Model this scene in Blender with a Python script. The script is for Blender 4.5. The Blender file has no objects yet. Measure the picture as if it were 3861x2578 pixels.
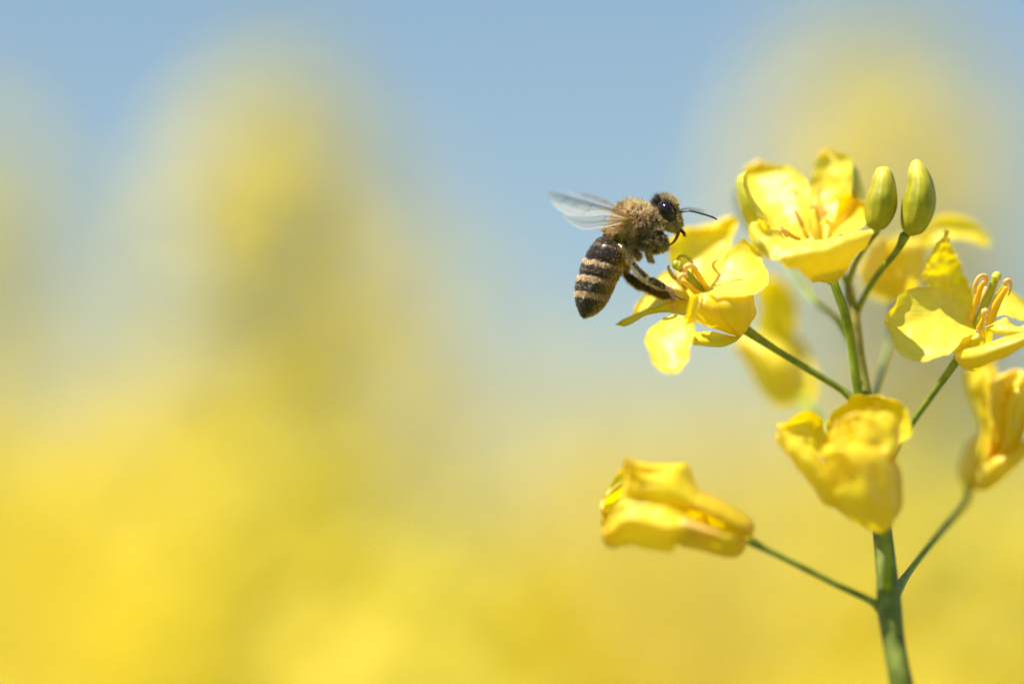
import bpy, math
import numpy as np
from mathutils import Vector, Matrix, noise

# ------------------------------------------------------------------ camera, sky, sun, exposure
# 1 Blender unit = 1 cm
SC = bpy.context.scene
SC.unit_settings.system = 'METRIC'
SC.unit_settings.scale_length = 0.01
COL = SC.collection
PITCH = math.radians(8.0)
CAM = np.array([0.0, 0.0, 98.0])
DIST = 30.0                      # camera to the plane the bee flies in
PXS = 7.7 / 3861.0               # cm per photo pixel in that plane
RT = np.array([1.0, 0, 0]); FW = np.array([0, math.cos(PITCH), math.sin(PITCH)])
UP = np.array([0, -math.sin(PITCH), math.cos(PITCH)])

cam = bpy.data.cameras.new('camera'); camo = bpy.data.objects.new('camera', cam); COL.objects.link(camo)
camo.location = CAM; camo.rotation_euler = (math.pi / 2 + PITCH, 0, 0)
cam.sensor_width = 36.0; cam.lens = 36.0 * DIST / 7.7
cam.clip_start = 1.0; cam.clip_end = 100000.0
cam.dof.use_dof = True; cam.dof.focus_distance = DIST - 0.08
LENS_DIAMETER = 2.2
cam.dof.aperture_fstop = cam.lens * 1e-3 / LENS_DIAMETER
SC.camera = camo

SUN_EL, SUN_AZ = math.radians(61), math.radians(236)   # azimuth clockwise from +Y
world = bpy.data.worlds.new("World"); SC.world = world; world.use_nodes = True
wn = world.node_tree; bgn = wn.nodes['Background']
sky = wn.nodes.new('ShaderNodeTexSky'); sky.sky_type = 'NISHITA'; sky.sun_disc = False
sky.sun_elevation = SUN_EL; sky.sun_rotation = SUN_AZ
sky.air_density = 1.5; sky.dust_density = 0.4; sky.ozone_density = 4.2
wn.links.new(sky.outputs[0], bgn.inputs[0]); bgn.inputs[1].default_value = 0.071
sl = bpy.data.lights.new('sun', 'SUN'); slo = bpy.data.objects.new('sun', sl); COL.objects.link(slo)
sl.energy = 5.0; sl.angle = math.radians(0.5); sl.color = (1.0, 0.97, 0.92)
sd = Vector((math.sin(SUN_AZ) * math.cos(SUN_EL), math.cos(SUN_AZ) * math.cos(SUN_EL), math.sin(SUN_EL)))
slo.rotation_euler = sd.to_track_quat('Z', 'Y').to_euler(); slo.location = (-200, -200, 400)
SC.view_settings.view_transform = 'Standard'; SC.view_settings.look = 'None'
SC.view_settings.gamma = 1.0; SC.view_settings.exposure = 0.72

# ------------------------------------------------------------------ helpers
def W(nx, ny, d=0.0):
    """photo pixel + depth in mm behind the bee's plane -> world point"""
    D = DIST + d * 0.1
    X = (nx - 1930.5) * PXS * D / DIST; Y = -(ny - 1289.0) * PXS * D / DIST
    return CAM + RT * X + UP * Y + FW * D
def invW(p):
    q = p - CAM; D = q @ FW
    return (q @ RT) / PXS * DIST / D + 1930.5, 1289.0 - (q @ UP) / PXS * DIST / D, (D - DIST) * 10
def Z(x0, y0, k): return lambda p: (x0 + p[0] / k, y0 + p[1] / k) + tuple(p[2:])
def invW3(P):
    q = P - CAM; D = q @ FW
    return (q @ RT) / PXS * DIST / D + 1930.5, 1289.0 - (q @ UP) / PXS * DIST / D, D
ZA = Z(2250, 750, 2.24); ZT = Z(2700, 520, 2.61); ZR = Z(3200, 800, 2.2405); ZM = lambda p: (2800 + p[0] / 1.7418, 1400 + p[1] / 1.7418) + tuple(v * .62 for v in p[2:])
ZL = lambda p: (2200 + p[0] / 1.9575, 1650 + p[1] / 1.9575) + tuple(v * .62 for v in p[2:]); ZA1 = lambda p: ZA(p)[:2] + (p[2] + (800 - p[1]) / 600 * 3.2,); ZA2 = lambda p: ZA(p)[:2] + (p[2] - (p[1] - 985) / 500 * 3.0,)
ZE = Z(3500, 1300, 2.612); ZK = lambda p: (2640 + (760 + (p[0] - 760) * 1.1) / 2.614, 1000 + (800 + (p[1] - 800) * 1.06) / 2.614) + tuple(p[2:]); ZH = Z(2280, 700, 5.22)
ZB = Z(2130, 850, 4.237); ZG = Z(2330, 900, 5.809); ZW = Z(2050, 700, 6.711); ZN = lambda p: p

def crom(P, n):
    """Catmull-Rom resample of control rows to n samples"""
    P = np.asarray(P, float); m = len(P)
    if m == 2: return P[0] + (P[1] - P[0]) * np.linspace(0, 1, n)[:, None]
    seg = np.linalg.norm(np.diff(P[:, :2], axis=0), axis=1) ** 0.5 + 1e-6
    t = np.concatenate([[0], np.cumsum(seg)]); T = np.linspace(0, t[-1], n)
    i = np.clip(np.searchsorted(t, T, side='right') - 1, 0, m - 2)
    tan = np.empty_like(P)
    tan[1:-1] = (P[2:] - P[:-2]) / (t[2:] - t[:-2])[:, None]
    tan[0] = (P[1] - P[0]) / (t[1] - t[0]); tan[-1] = (P[-1] - P[-2]) / (t[-1] - t[-2])
    h = (t[i + 1] - t[i])[:, None]; s = ((T - t[i]) [:, None]) / h
    return ((2 * s**3 - 3 * s**2 + 1) * P[i] + (s**3 - 2 * s**2 + s) * h * tan[i]
            + (-2 * s**3 + 3 * s**2) * P[i + 1] + (s**3 - s**2) * h * tan[i + 1])

ORG = {}
def link(name, me, parent=None, origin=None, mats=()):
    o = bpy.data.objects.new(name, me); COL.objects.link(o)
    for m in mats: me.materials.append(m)
    origin = np.zeros(3) if origin is None else np.asarray(origin, float)
    base = ORG[parent.name] if parent is not None else np.zeros(3)
    if parent is not None: o.parent = parent
    o.location = origin - base; ORG[o.name] = origin
    return o
def tag(o, label=None, cat=None, group=None, kind=None):
    for k, v in (('label', label), ('category', cat), ('group', group), ('kind', kind)):
        if v: o[k] = v
    return o
def empty(name, origin):
    o = bpy.data.objects.new(name, None); COL.objects.link(o); o.location = origin; ORG[o.name] = np.asarray(origin, float)
    o.empty_display_size = 1.0
    return o

class MB:
    """collects surfaces and links them as one mesh"""
    def __init__(s): s.v = []; s.f = []; s.uv = []; s.c = []; s.n = 0
    def add(s, V, F, UV=None, C=None):
        V = np.asarray(V, float); k = len(V)
        s.v.append(V); s.f += [tuple(int(i) + s.n for i in f) for f in F]
        s.uv.append(np.zeros((k, 2)) if UV is None else np.asarray(UV, float))
        s.c.append(np.ones((k, 3)) if C is None else np.broadcast_to(np.asarray(C, float), (k, 3)))
        s.n += k; return s
    def grid(s, G, UV=None, C=None, wrap=False):
        a, b = G.shape[:2]; idx = np.arange(a * b).reshape(a, b); F = []
        for i in range(a - 1):
            for j in range(b if wrap else b - 1):
                j2 = (j + 1) % b
                F.append((idx[i, j], idx[i, j2], idx[i + 1, j2], idx[i + 1, j]))
        if UV is None:
            uu, vv = np.meshgrid(np.linspace(0, 1, a), np.linspace(0, 1, b), indexing='ij'); UV = np.stack([uu, vv], -1)
        if C is not None and np.ndim(C) == 3: C = C.reshape(-1, 3)
        s.add(G.reshape(-1, 3), F, UV.reshape(-1, 2), C)
        if wrap:
            s.f.append(tuple(int(k) + s.n - a * b for k in idx[0][::-1])); s.f.append(tuple(int(k) + s.n - a * b for k in idx[-1]))
        return s
    def build(s, name, mat, parent=None, origin=None, smooth=True):
        V = np.concatenate(s.v); origin = V.mean(0) if origin is None else np.asarray(origin, float)
        me = mesh_from(name, V - origin, s.f, np.concatenate(s.c), np.concatenate(s.uv), smooth)
        return link(name, me, parent, origin, [mat] if not isinstance(mat, (list, tuple)) else mat)

def mesh_from(name, V, F, C=None, UV=None, smooth=True):
    me = bpy.data.meshes.new(name)
    sizes = np.array([len(f) for f in F]); starts = np.concatenate([[0], np.cumsum(sizes)[:-1]])
    loops = np.concatenate([np.asarray(f) for f in F]) if not isinstance(F, np.ndarray) else F.reshape(-1)
    return mesh_np(me, V, loops, starts, sizes, C, UV, smooth)
def mesh_np(me, V, loops, starts, sizes, C=None, UV=None, smooth=True):
    me.vertices.add(len(V)); me.vertices.foreach_set('co', np.ascontiguousarray(V, np.float32).ravel())
    me.loops.add(len(loops)); me.loops.foreach_set('vertex_index', loops.astype(np.int32))
    me.polygons.add(len(sizes)); me.polygons.foreach_set('loop_start', starts.astype(np.int32))
    me.polygons.foreach_set('loop_total', sizes.astype(np.int32))
    me.polygons.foreach_set('use_smooth', np.full(len(sizes), smooth))
    if C is not None:
        a = me.color_attributes.new('tint', 'FLOAT_COLOR', 'POINT')
        a.data.foreach_set('color', np.concatenate([C, np.ones((len(V), 1))], 1).astype(np.float32).ravel())
    if UV is not None:
        u = me.uv_layers.new(name='uv'); u.data.foreach_set('uv', UV[loops].astype(np.float32).ravel())
    me.update(calc_edges=True); me.validate()
    return me

def fbm(P, scale, seed=0.0, oct=3):
    out = np.empty(len(P))
    for i, p in enumerate(P): out[i] = noise.fractal(Vector(p * scale) + Vector((seed, seed * 1.7, -seed)), 0.8, 2.1, oct)
    return out

def petal(mb, T, L, R, bulge=0.0, curl=0.0, nu=34, nv=22, wr=0.012, seed=1.0, C=(1, 1, 1), ruf=0.0, pleat=0.0, flare=0.0, spots=()):
    """sheet between two edge curves (both from base to tip); px, px, mm depth; bulge in mm away from the lens"""
    def pr(E):
        E = [tuple(T(p)) for p in E]; return np.array([(p[0], p[1], p[2] if len(p) > 2 else 0.0) for p in E])
    l = crom(pr(L), nu); r = crom(pr(R), nu)
    b = crom([(i, 0, x) for i, x in enumerate(bulge)], nu)[:, 2] if np.ndim(bulge) else np.full(nu, bulge)
    G = np.empty((nu, nv, 3)); UV = np.empty((nu, nv, 2))
    for j in range(nv):
        v = j / (nv - 1)
        q = l * (1 - v) + r * v
        prof = 4 * v * (1 - v)
        q[:, 2] += b * prof
        if pleat: q[:, 2] += pleat * np.sin(v * math.pi * 5 + seed) * prof * np.sin(np.linspace(0, math.pi, nu))
        if flare: q[:, 2] += flare * np.sin(v * math.pi * 6.5 + seed) * np.linspace(0, 1, nu) ** 2.5
        if curl: q[:, 2] += curl * (abs(2 * v - 1) ** 5) * np.sin(np.linspace(0, math.pi, nu))
        for i in range(nu): G[i, j] = W(*q[i])
        UV[:, j, 0] = np.linspace(0, 1, nu); UV[:, j, 1] = v
    du = np.gradient(G, axis=0); dv = np.gradient(G, axis=1); N = np.cross(du, dv)
    N /= (np.linalg.norm(N, axis=2, keepdims=True) + 1e-9)
    flat = G.reshape(-1, 3)
    n1 = fbm(flat, 3.2, seed) * wr * 2.0 + fbm(flat, 9.0, seed + 5) * wr * 0.55
    edge = np.abs(2 * UV[:, :, 1] - 1) ** 3 + UV[:, :, 0] ** 6
    n2 = fbm(flat, 7.0, seed + 9).reshape(nu, nv) * edge * ruf
    G = G + N * (n1.reshape(nu, nv) * (0.25 + 0.75 * np.sin(np.linspace(0.1, math.pi / 2, nu)))[:, None] + n2)[:, :, None]
    e = (edge ** 1.5 * np.clip(fbm(flat, 13.0, seed + 3).reshape(nu, nv) * 1.6 + .15, 0, 1))[..., None]
    Cc = np.asarray(C) * (1 - e * np.array([.04, .17, .6])); Cc = Cc * (1 - (1 - UV[:, :, :1]) ** 3 * np.array([0, .05, .5]))
    for sx, sy, sr in spots:
        X_, Y_, _ = invW3(G); dd = np.hypot(X_ - sx, Y_ - sy) / sr; m_ = np.clip(1.5 - dd, 0, 1)[..., None]; Cc = Cc * (1 - m_) + m_ * np.array([1, 1.15, 8.5])
    return mb.grid(G, UV, Cc)

def tube(mb, pts, rad, ns=12, C=(1, 1, 1), n=None, ell=1.0, T=ZN, px=True):
    """round tube through px points (px radius)"""
    P = [tuple(T(p)) for p in pts]; P = np.array([(p[0], p[1], p[2] if len(p) > 2 else 0.0) for p in P])
    r = np.asarray(rad, float) if np.ndim(rad) else np.full(len(P), float(rad))
    n = n or max(8, 6 * len(P)); Q = crom(np.column_stack([P, r]), n)
    X = np.array([W(*q[:3]) for q in Q]); R_ = np.maximum(Q[:, 3], 0.3) * PXS
    return wtube(mb, X, R_, ns, C, ell)
def wtube(mb, X, R_, ns=12, C=(1, 1, 1), ell=1.0, cap=True):
    X = np.asarray(X, float); n = len(X); R_ = np.broadcast_to(np.asarray(R_, float), (n,)).copy()
    if cap:   # rounded ends
        t0 = X[0] - X[1]; t0 /= np.linalg.norm(t0) + 1e-12; t1 = X[-1] - X[-2]; t1 /= np.linalg.norm(t1) + 1e-12
        X = np.vstack([X[0] + t0 * R_[0] * 0.75, X[0] + t0 * R_[0] * 0.5, X, X[-1] + t1 * R_[-1] * 0.5, X[-1] + t1 * R_[-1] * 0.75])
        R_ = np.concatenate([[R_[0] * 0.12, R_[0] * 0.7], R_, [R_[-1] * 0.7, R_[-1] * 0.12]]); n += 4
    tg = np.gradient(X, axis=0); tg /= np.linalg.norm(tg, axis=1, keepdims=True) + 1e-12
    a = np.cross(tg, FW); ln = np.linalg.norm(a, axis=1, keepdims=True); a = np.where(ln > 0.2, a / (ln + 1e-9), UP)
    a -= tg * (a * tg).sum(1, keepdims=True); a /= np.linalg.norm(a, axis=1, keepdims=True) + 1e-12
    b = np.cross(tg, a); th = np.linspace(0, 2 * math.pi, ns, endpoint=False)
    G = X[:, None] + R_[:, None, None] * (a[:, None] * np.cos(th)[None, :, None] + b[:, None] * np.sin(th)[None, :, None] * ell)
    return mb.grid(G, None, C if np.ndim(C) == 1 else np.repeat(C[:, None], ns, 1), wrap=True)
def rings(mb, T, A, B, dr, dc=0.0, n=40, ns=36, C=(1, 1, 1), mod=None):
    """closed body whose outline in the picture plane runs along A and B; dr = half thickness in mm, dc = depth of centre"""
    k = len(A); dr = np.broadcast_to(np.asarray(dr, float), (k,)); dc = np.broadcast_to(np.asarray(dc, float), (k,))
    a = crom(np.array([tuple(T(p))[:2] + (dr[i],) for i, p in enumerate(A)]), n)
    b = crom(np.array([tuple(T(p))[:2] + (dc[i],) for i, p in enumerate(B)]), n)
    th = np.linspace(0, 2 * math.pi, ns, endpoint=False); G = np.empty((n, ns, 3))
    for i in range(n):
        m = mod(i / (n - 1)) if mod else 1.0
        c = (a[i, :2] + b[i, :2]) / 2; h = (a[i, :2] - b[i, :2]) / 2 * m
        for j, t in enumerate(th):
            q = c + h * math.cos(t); G[i, j] = W(q[0], q[1], b[i, 2] - max(a[i, 2], 0.02) * m * math.sin(t))
    return mb.grid(G, None, C, wrap=True)

# ------------------------------------------------------------------ materials
def new_mat(name):
    m = bpy.data.materials.new(name); m.use_nodes = True; nt = m.node_tree; nt.nodes.clear()
    out = nt.nodes.new('ShaderNodeOutputMaterial'); return m, nt, out
def nd(nt, typ, **kw):
    n = nt.nodes.new(typ)
    for k, v in kw.items():
        if k in n.inputs: n.inputs[k].default_value = v
        else: setattr(n, k, v)
    return n
def mul(nt, a, b, mode='MULTIPLY', fac=1.0):
    n = nt.nodes.new('ShaderNodeMix'); n.data_type = 'RGBA'; n.blend_type = mode; n.inputs[0].default_value = fac
    nt.links.new(a, n.inputs[6])
    if isinstance(b, tuple): n.inputs[7].default_value = b + (1,)
    else: nt.links.new(b, n.inputs[7])
    return n.outputs[2]
def ramp(nt, src, stops):
    r = nt.nodes.new('ShaderNodeValToRGB'); r.color_ramp.elements[0].position = stops[0][0]; r.color_ramp.elements[0].color = stops[0][1] + (1,)
    r.color_ramp.elements[1].position = stops[-1][0]; r.color_ramp.elements[1].color = stops[-1][1] + (1,)
    for p, c in stops[1:-1]: e = r.color_ramp.elements.new(p); e.color = c + (1,)
    nt.links.new(src, r.inputs[0]); return r.outputs[0]

def petal_mat(name, col, trans=(0.95, 0.72, 0.02), tf=0.42, rough=0.45, bump=0.35, ior=1.1):
    m, nt, out = new_mat(name); L = nt.links.new
    uv = nd(nt, 'ShaderNodeUVMap', uv_map='uv'); mp = nd(nt, 'ShaderNodeMapping'); mp.inputs['Scale'].default_value = (2.2, 34, 1)
    L(uv.outputs[0], mp.inputs[0])
    vn = nd(nt, 'ShaderNodeTexNoise', Scale=1.0, Detail=3.0); L(mp.outputs[0], vn.inputs['Vector'])
    tc = nd(nt, 'ShaderNodeTexCoord'); pn = nd(nt, 'ShaderNodeTexNoise', Scale=5.0, Detail=4.0); L(tc.outputs['Object'], pn.inputs['Vector'])
    at = nd(nt, 'ShaderNodeVertexColor', layer_name='tint')
    c1 = ramp(nt, pn.outputs['Fac'], [(0.34, tuple(x * f for x, f in zip(col, (0.98, 0.90, 0.75)))), (0.6, col)])
    c2 = ramp(nt, vn.outputs['Fac'], [(0.3, (0.95, 0.88, 0.62)), (0.6, (1, 1, 1))])
    c = mul(nt, mul(nt, c1, c2), at.outputs[0])
    ct = mul(nt, mul(nt, c2, trans), at.outputs[0])
    bp = nd(nt, 'ShaderNodeBump', Strength=bump, Distance=0.012); L(vn.outputs['Fac'], bp.inputs['Height'])
    df = nd(nt, 'ShaderNodeBsdfDiffuse'); L(c, df.inputs[0]); L(bp.outputs[0], df.inputs['Normal'])
    tr = nd(nt, 'ShaderNodeBsdfTranslucent'); L(ct, tr.inputs[0]); L(bp.outputs[0], tr.inputs['Normal'])
    gl = nd(nt, 'ShaderNodeBsdfGlossy', Roughness=rough); gl.inputs[0].default_value = (1, 1, 1, 1); L(bp.outputs[0], gl.inputs['Normal'])
    m1 = nd(nt, 'ShaderNodeMixShader'); m1.inputs[0].default_value = tf; L(df.outputs[0], m1.inputs[1]); L(tr.outputs[0], m1.inputs[2])
    lw = nd(nt, 'ShaderNodeLayerWeight', Blend=0.35); fr = nd(nt, 'ShaderNodeMath', operation='MULTIPLY_ADD'); L(lw.outputs['Facing'], fr.inputs[0])
    fr.inputs[1].default_value = ior - 1.0; fr.inputs[2].default_value = (ior - 1.0) * .25; m2 = nd(nt, 'ShaderNodeMixShader'); L(fr.outputs[0], m2.inputs[0])
    L(m1.outputs[0], m2.inputs[1]); L(gl.outputs[0], m2.inputs[2]); L(m2.outputs[0], out.inputs[0])
    return m
M_PETAL = petal_mat('petal_yellow', (0.95, 0.86, 0.075), (1.0, 0.79, 0.0), 0.47)
M_SEPAL = petal_mat('sepal_olive_yellow', (0.70, 0.60, 0.022), (0.80, 0.64, 0.0), 0.40)
M_STAMEN = petal_mat('stamen_yellow', (0.93, 0.66, 0.03), (1.0, 0.66, 0.01), 0.3, bump=0.1)
M_ANTHER = petal_mat('anther_pale_orange', (0.98, 0.70, 0.26), (1.0, 0.62, 0.10), 0.25, bump=0.2)
M_PISTIL = petal_mat('pistil_green', (0.50, 0.52, 0.035), (0.6, 0.6, 0.02), 0.25, bump=0.1)
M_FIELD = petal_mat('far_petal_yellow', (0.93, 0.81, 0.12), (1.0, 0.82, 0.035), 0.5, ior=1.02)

def stem_mat(name, c0, c1, tint=True, gloss=0.5, streak=(1, 1, 1)):
    m, nt, out = new_mat(name); L = nt.links.new
    uv = nd(nt, 'ShaderNodeUVMap', uv_map='uv'); mp = nd(nt, 'ShaderNodeMapping'); mp.inputs['Scale'].default_value = (1.6, 14, 1)
    L(uv.outputs[0], mp.inputs[0]); vn = nd(nt, 'ShaderNodeTexNoise', Scale=1.0, Detail=4.0); L(mp.outputs[0], vn.inputs['Vector'])
    tc = nd(nt, 'ShaderNodeTexCoord'); pn = nd(nt, 'ShaderNodeTexNoise', Scale=9.0, Detail=5.0); L(tc.outputs['Object'], pn.inputs['Vector'])
    c = mul(nt, ramp(nt, pn.outputs['Fac'], [(0.3, c0), (0.68, c1)]), ramp(nt, vn.outputs['Fac'], [(0.3, (0.72, 0.76, 0.6)), (0.65, (1, 1, 1))]))
    if tint: at = nd(nt, 'ShaderNodeVertexColor', layer_name='tint'); c = mul(nt, c, at.outputs[0])
    bp = nd(nt, 'ShaderNodeBump', Strength=0.3, Distance=0.01); L(vn.outputs['Fac'], bp.inputs['Height'])
    p = nd(nt, 'ShaderNodeBsdfPrincipled', Roughness=gloss); L(c, p.inputs['Base Color']); L(bp.outputs[0], p.inputs['Normal'])
    p.inputs['Specular IOR Level'].default_value = 0.35
    tr = nd(nt, 'ShaderNodeBsdfTranslucent'); L(c, tr.inputs[0]); ms = nd(nt, 'ShaderNodeMixShader'); ms.inputs[0].default_value = 0.15
    L(p.outputs[0], ms.inputs[1]); L(tr.outputs[0], ms.inputs[2]); L(ms.outputs[0], out.inputs[0])
    return m
M_STEM = stem_mat('stem_green', (0.14, 0.19, 0.018), (0.33, 0.38, 0.055))
M_BUD = stem_mat('bud_yellow_green', (0.36, 0.33, 0.010), (0.58, 0.50, 0.028), gloss=0.5)
M_FSTEM = stem_mat('far_stem_green', (0.36, 0.40, 0.06), (0.55, 0.55, 0.10))  # lighter than the near stems, lifting the crop's inner shadows by colour

rng = np.random.default_rng(7)
# ------------------------------------------------------------------ setting: ground and field
def ground_mat():
    m, nt, out = new_mat('field_soil'); L = nt.links.new
    tc = nd(nt, 'ShaderNodeTexCoord'); a = nd(nt, 'ShaderNodeTexNoise', Scale=0.03, Detail=6.0); L(tc.outputs['Object'], a.inputs['Vector'])
    c = ramp(nt, a.outputs['Fac'], [(0.35, (0.09, 0.07, 0.035)), (0.5, (0.10, 0.14, 0.03)), (0.7, (0.35, 0.30, 0.04))])
    p = nd(nt, 'ShaderNodeBsdfPrincipled', Roughness=0.95); L(c, p.inputs['Base Color']); L(p.outputs[0], out.inputs[0]); return m
g = MB(); xs = np.array([-60000, -9000, -2000, -500, -120, 0, 120, 500, 2000, 9000, 60000.]); GX, GY = np.meshgrid(xs, xs + 400, indexing='ij')
GZ = np.zeros_like(GX); g.grid(np.stack([GX, GY, GZ], -1)); tag(g.build('ground', ground_mat(), None, (0, 0, 0)), kind='structure')

PQ = np.array([[0.04, -.5], [0.04, .5], [.45, -1.], [.45, 1.], [1., -.62], [1., .62]])   # petal template: along, across
HI = []          # which head each petal belongs to, for the last plant made
def plant_arrays(rg, base, height, n_side=4, spread=7.0, dens=1.0, lean=(0, 0), size=1.0):
    """one oilseed plant: returns petal quads and stem tubes as arrays"""
    PV = []; PC = []; stems = []
    base = np.asarray(base, float); top = base + np.array([lean[0], lean[1], height])
    mid = base + np.array([lean[0] * .3, lean[1] * .3, height * .55])
    axis = crom(np.array([base, mid, top]), 8); stems.append((axis, np.linspace(.38, .13, 8) * size))
    heads = [(top, np.array([lean[0] * .02, lean[1] * .02, 1.0]), 1.0)]
    for k in range(n_side):
        t = .60 + .28 * rg.random(); ang = rg.random() * 6.28; s = spread * (.5 + .7 * rg.random())
        p0 = base + (top - base) * t; p2 = np.array([p0[0] + math.cos(ang) * s, p0[1] + math.sin(ang) * s, top[2] - 3 - rg.random() * 13])
        p1 = p0 + np.array([math.cos(ang) * s * .7, math.sin(ang) * s * .7, (p2[2] - p0[2]) * .45])
        ax = crom(np.array([p0, p1, p2]), 7); stems.append((ax, np.linspace(.2, .1, 7)))
        d = p2 - p1; heads.append((p2, d / np.linalg.norm(d), .75 + .2 * rg.random()))
    HI.clear()
    for hi, (hp, hd, hs) in enumerate(heads):
        nf = int(44 * hs * dens)
        for i in range(nf):
            f = (i + rg.random()) / nf; along = f * 6.5 * hs * size; a = i * 2.4 + rg.random() * .6
            rad = (.5 + 2.3 * min(1, f * 1.7)) * (.8 + .4 * rg.random()) * size
            side = np.array([math.cos(a), math.sin(a), 0.0]); c = hp - hd * along + side * rad + np.array([0, 0, .8 + .5 * f])
            nrm = side * .55 + np.array([0, 0, .8]) + rg.normal(0, .25, 3); nrm /= np.linalg.norm(nrm)
            stems.append((np.array([hp - hd * (along + .8), c]), np.array([.05, .04])))
            u = np.cross(nrm, [0.3, 0.1, 1.0]); u /= np.linalg.norm(u); w = np.cross(nrm, u)
            if f < .16:                                     # closed buds at the tip
                for k in range(3):
                    e = u * math.cos(k * 2.1) + w * math.sin(k * 2.1)
                    q = np.array([c + e * .12, c + e * .2 + nrm * .35, c + nrm * .7, c - e * .1 + nrm * .3]); PV.append(np.vstack([q[[0, 1]], q[[3, 2]], q[[3, 2]] + 1e-3])); PC.append((.62, .72, .5)); HI.append(hi)
                continue
            ps = (.62 + .2 * rg.random()) * size; tint = .9 + .1 * rg.random(); ph = rg.random() * 1.5
            for k in range(4):
                t = ph + k * 1.5708; e = u * math.cos(t) + w * math.sin(t); s_ = np.cross(nrm, e); cup = .25 + .5 * rg.random()
                PV.append(np.array([c + e * (p[0] * ps) + s_ * (p[1] * ps * .42) + nrm * (cup * ps * p[0] * (1 - .45 * p[0])) for p in PQ])); PC.append((tint, tint, tint)); HI.append(hi)
    for k in range(5):                                      # leaves low on the stem
        t = .15 + .5 * rg.random(); a = rg.random() * 6.28; p = base + (top - base) * t; e = np.array([math.cos(a), math.sin(a), .35]); s_ = np.array([-math.sin(a), math.cos(a), 0]); L_ = 9 + 6 * rg.random()
        stems.append(('leaf', np.array([p + e * (q[0] * L_) + s_ * (q[1] * L_ * .22) - np.array([0, 0, q[0] ** 2 * L_ * .4]) for q in PQ])))
    return PV, PC, stems
def petal_mesh(name, PV, PC):
    V = np.concatenate(PV); n = len(PV); b = np.arange(n)[:, None] * 6
    Q = np.concatenate([b + [0, 1, 3, 2], b + [2, 3, 5, 4]], 1).reshape(-1, 4)
    C = np.repeat(np.array(PC), 6, 0); UV = np.tile(np.column_stack([PQ[:, 0], PQ[:, 1] * .5 + .5]), (n, 1))
    return V, Q, C, UV
def link_quads(name, V, Q, C, UV, mat, parent, origin):
    me = bpy.data.meshes.new(name); mesh_np(me, V - origin, Q.ravel(), np.arange(len(Q)) * 4, np.full(len(Q), 4), C, UV)
    return link(name, me, parent, origin, [mat])
def stems_build(name, stems, parent, origin, leaves=True):
    mb = MB()
    for s in stems:
        if isinstance(s[0], str): mb.add(s[1], [(0, 1, 3, 2), (2, 3, 5, 4)], None, (1, 1.05, .8))
        else: wtube(mb, s[0], s[1], 5 if len(s[0]) > 2 else 3, cap=False)
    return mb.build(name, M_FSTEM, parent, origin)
FIELD_ONLY_INDIVIDUALS = [
    # tip px, tip py, distance behind the bee's plane in cm, side racemes, spread, dens, label
    (1060, 400, 44, 4, 1.5, 1.4, .72, 'tall blurred yellow rapeseed plant rising into the blue sky at upper left'),
    (3300, 190, 54, 2, 2.5, 1.4, .95, 'blurred yellow rapeseed head behind the two green buds at upper right'),
    (-150, 560, 60, 2, 3.0, 1.0, .8, 'faint blurred rapeseed plant cut by the left edge of the frame'),
    (1500, 1000, 75, 4, 5, 1.0, 1.0, 'blurred rapeseed plant sloping down right of the tall upper left one'),
    (250, 1500, 85, 4, 8.0, 1.0, 1.0, 'blurred yellow rapeseed plant low on the left side'),
    (1600, 2180, 28, 3, 3.0, 1.4, .9, 'brightest blurred yellow rapeseed head at the bottom centre'),
    (3640, 1850, 34, 3, 4.0, 1.4, 1.0, 'blurred bright yellow rapeseed head low at right beside the green stem'),
    (900, 1700, 75, 5, 7.0, .8, 1.0, 'blurred bright yellow rapeseed plant low left of the centre'),
    (1300, 1750, 60, 5, 6.0, .8, 1.0, 'blurred yellow rapeseed plant low between the tall upper left one and the bottom centre'),
    (1150, 1800, 36, 4, 4.0, 1.4, .9, 'blurred yellow rapeseed head at the foot of the tall upper left plant'),
    (1080, 950, 70, 4, 3.0, .9, .9, 'blurred rapeseed plant directly below the tall upper left one'),
    (2350, 1450, 100, 4, 8.0, 1.0, 1.0, 'pale blurred rapeseed plant in the gap below the bee'),
    (3050, 1450, 110, 4, 8.0, 1.0, 1.0, 'pale blurred rapeseed plant behind the stem of the sharp plant'),
]
for i, (px, py, dd, ns_, sp, de, sz, lab) in enumerate(FIELD_ONLY_INDIVIDUALS):
    tip = W(px, py, dd * 10); base = np.array([tip[0] + rng.normal(0, 3), tip[1] + rng.normal(0, 3), 0.0]); h = tip[2]
    PV, PC, st = plant_arrays(rng, base, h, ns_, sp, de, (tip[0] - base[0], tip[1] - base[1]), sz)
    rt = empty('rapeseed_plant', base); tag(rt, lab, 'plant', 'out of focus rapeseed plants in the background')
    hs_ = np.array(HI)
    for h_ in sorted(set(HI)):
        V, Q, C, UV = petal_mesh('f', [PV[q] for q in np.nonzero(hs_ == h_)[0]], [PC[q] for q in np.nonzero(hs_ == h_)[0]]); link_quads('flower_head', V, Q, C, UV, M_FIELD, rt, base)
    stems_build('stem', st, rt, base)
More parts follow.
